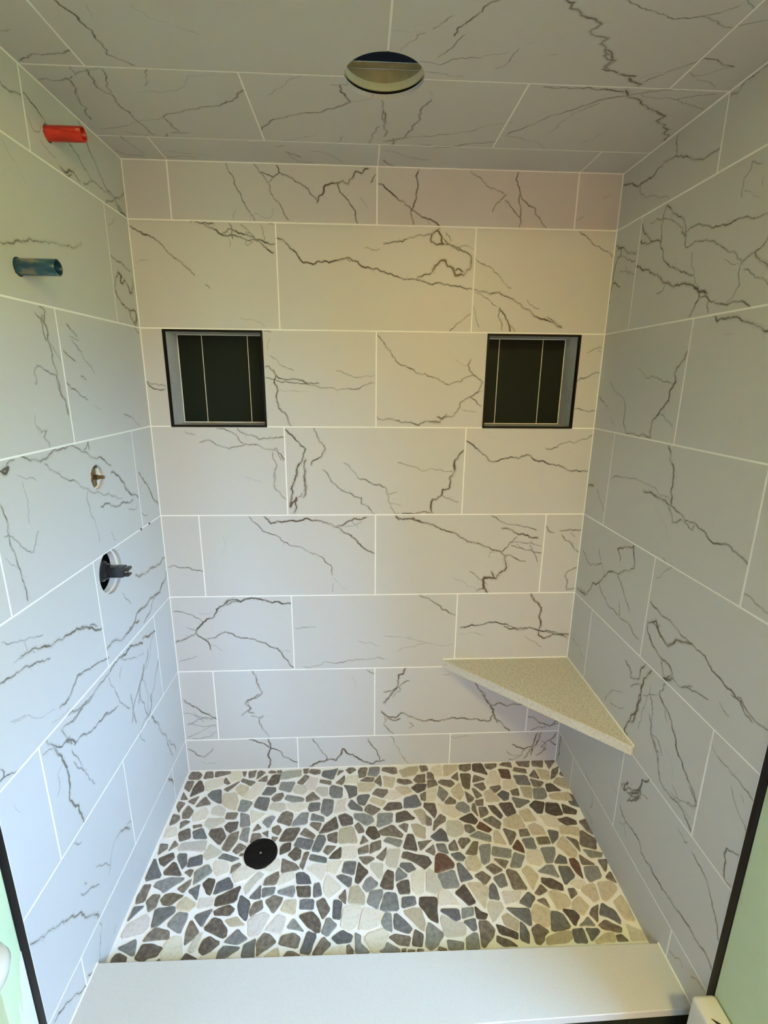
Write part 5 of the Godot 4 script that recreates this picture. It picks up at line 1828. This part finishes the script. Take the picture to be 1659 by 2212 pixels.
	stone(floor_node, "b", "-622 480 -587 449 -585 469 -597 495")
	stone(floor_node, "d", "-64 397 -26 396 -10 405 -37 425 -48 421")
	stone(floor_node, "g", "28 28 33 10 89 12 91 43 73 48")
	stone(floor_node, "k", "-67 24 -59 9 -35 7 -28 12 -36 56 -64 63")
	stone(floor_node, "k", "344 8 396 3 389 35 364 47 341 35")
	stone(floor_node, "d", "719 438 756 438 736 474 726 481")
	stone(floor_node, "k", "-270 681 -259 667 -243 668 -223 678 -225 684")
	stone(floor_node, "d", "649 348 688 366 677 412")
	stone(floor_node, "b", "377 419 429 430 407 459")
	stone(floor_node, "b", "-391 149 -376 127 -351 122 -344 138 -355 160 -379 164")
	stone(floor_node, "d", "239 367 265 345 272 388 239 387")
	stone(floor_node, "d", "-540 233 -540 205 -498 206 -502 235")
	stone(floor_node, "g", "-183 373 -172 350 -138 354 -146 366 -165 387")
	stone(floor_node, "g", "-67 368 -31 353 -30 383 -64 389")
	stone(floor_node, "d", "136 349 166 346 188 344 157 373 142 384")
	stone(floor_node, "g", "581 -1 645 -5 628 33 588 25")
	stone(floor_node, "t", "611 89 664 110 640 134 613 131")
	stone(floor_node, "g", "309 289 331 289 347 313 322 326 307 315")
	stone(floor_node, "k", "-126 526 -104 500 -100 526 -102 549")
	stone(floor_node, "k", "-728 253 -731 204 -705 211 -699 227 -708 243")
	stone(floor_node, "g", "650 -3 699 -3 684 37 644 27")
	stone(floor_node, "g", "496 317 527 313 530 343 493 345")
	stone(floor_node, "b", "583 528 605 527 609 546 581 562")
	stone(floor_node, "k", "-7 401 11 384 31 363 27 396 15 415")
	stone(floor_node, "l", "-365 291 -367 274 -345 263 -330 286 -340 307")
	stone(floor_node, "g", "-724 365 -732 321 -704 325 -700 341")
	stone(floor_node, "b", "-629 39 -636 6 -574 7 -573 20")
	stone(floor_node, "b", "-237 269 -231 257 -193 262 -203 297")
	stone(floor_node, "k", "-732 87 -732 52 -703 52 -703 88 -707 106")
	stone(floor_node, "g", "84 90 89 71 135 77 148 95 116 104")
	stone(floor_node, "g", "-80 279 -65 264 -51 280 -42 304 -64 310")
	stone(floor_node, "p", "205 82 237 81 244 109 201 123")
	stone(floor_node, "g", "378 112 424 101 428 132 408 145")
	stone(floor_node, "b", "-432 332 -431 295 -405 294 -394 309")
	stone(floor_node, "b", "666 666 685 664 697 683 664 683")
	stone(floor_node, "b", "692 99 716 48 752 31 737 64 714 89")
	stone(floor_node, "c", "156 385 190 360 193 385 187 403")
	stone(floor_node, "k", "716 499 746 476 747 520")
	stone(floor_node, "k", "255 190 280 164 300 184 298 199 260 202")
	stone(floor_node, "g", "-523 62 -519 45 -462 65 -480 87")
	stone(floor_node, "d", "-305 77 -277 36 -256 47 -281 88")
	stone(floor_node, "d", "-97 681 -97 660 -89 657 -76 673 -77 683")
	stone(floor_node, "b", "379 104 395 61 440 88")
	stone(floor_node, "g", "-673 44 -673 7 -645 6 -633 39")
	stone(floor_node, "g", "341 139 372 175 362 190 342 197")
	stone(floor_node, "b", "-733 168 -730 147 -702 156 -713 201")
	stone(floor_node, "o", "439 126 485 118 486 134 456 158")
	stone(floor_node, "k", "703 -4 753 -2 706 48")
	stone(floor_node, "b", "450 8 502 7 496 26 468 40 451 31")
	stone(floor_node, "g", "75 285 98 274 113 280 103 315")
	stone(floor_node, "r", "370 130 383 129 406 165 378 180")
	stone(floor_node, "g", "556 50 567 29 612 41 609 66")
	stone(floor_node, "t", "168 150 193 137 200 163 185 182 169 177")
	stone(floor_node, "k", "474 560 503 553 509 585")
	stone(floor_node, "c", "-62 78 -33 57 -1 61 -7 84")
	stone(floor_node, "b", "-471 440 -473 411 -450 400 -442 408")
	stone(floor_node, "k", "516 146 551 135 546 173 519 170")
	stone(floor_node, "c", "179 242 198 261 194 288 174 287")
	stone(floor_node, "p", "-265 25 -255 8 -217 14 -216 34 -238 39")
	stone(floor_node, "b", "-156 83 -119 43 -117 70 -127 96")
	stone(floor_node, "r", "507 17 527 2 562 1 559 33")
	stone(floor_node, "b", "-6 84 22 49 27 94 22 108")
	stone(floor_node, "d", "356 203 370 196 368 262 349 227")
	stone(floor_node, "b", "611 79 646 43 651 96")
	stone(floor_node, "c", "-580 97 -537 66 -525 62 -546 94 -561 111")
	stone(floor_node, "g", "-216 80 -215 62 -170 72 -171 93")
	stone(floor_node, "b", "-504 12 -471 6 -473 41 -495 46")
	stone(floor_node, "g", "370 187 406 181 397 211 373 212")
	stone(floor_node, "d", "-686 267 -693 241 -680 231 -657 239")
	stone(floor_node, "d", "181 7 212 7 217 33 186 42")
	stone(floor_node, "g", "-618 427 -603 416 -589 420 -593 445")
	stone(floor_node, "k", "209 43 226 43 234 55 234 79 205 76")
	stone(floor_node, "b", "-465 54 -467 13 -455 7 -433 19 -451 42")
	stone(floor_node, "d", "-61 353 -49 315 -28 342")
	stone(floor_node, "k", "-117 18 -103 6 -86 6 -72 19 -99 41")
	stone(floor_node, "g", "-696 353 -688 309 -668 330")
	stone(floor_node, "b", "-700 149 -660 125 -670 166")
	stone(floor_node, "d", "299 75 333 45 328 94")
	stone(floor_node, "g", "-459 63 -424 32 -419 68")
	stone(floor_node, "b", "-420 682 -415 678 -374 681 -373 687")
	stone(floor_node, "b", "-728 142 -728 103 -698 141")
	stone(floor_node, "d", "-433 288 -420 255 -401 276")
	stone(floor_node, "k", "153 683 161 673 181 680 180 686")
	stone(floor_node, "d", "-592 53 -585 37 -560 69 -571 76 -587 66")
	stone(floor_node, "c", "-647 253 -617 249 -610 261 -640 267")
	stone(floor_node, "g", "-399 294 -377 284 -373 313")
	stone(floor_node, "b", "-684 680 -680 677 -650 679 -652 686")
	stone(floor_node, "b", "-359 328 -362 309 -338 313 -348 329")
	stone(floor_node, "c", "-288 7 -263 5 -267 32 -282 31")
	stone(floor_node, "b", "-150 49 -143 17 -120 22")
	stone(floor_node, "k", "96 683 100 676 116 678 117 686")
	stone(floor_node, "g", "-426 19 -415 8 -394 14 -392 24 -413 25")
	stone(floor_node, "k", "54 683 56 675 69 674 67 684")
	stone(floor_node, "d", "-614 681 -601 670 -594 682")
	stone(floor_node, "k", "-530 10 -509 11 -511 37 -517 37")
	stone(floor_node, "k", "71 683 74 677 93 679 92 685")
	stone(floor_node, "g", "737 73 751 56 756 86 746 85")
	stone(floor_node, "c", "-392 12 -371 10 -370 28 -387 25")
	stone(floor_node, "g", "-457 378 -455 369 -444 368 -444 377")
	stone(floor_node, "g", "-457 375 -446 368 -444 379")
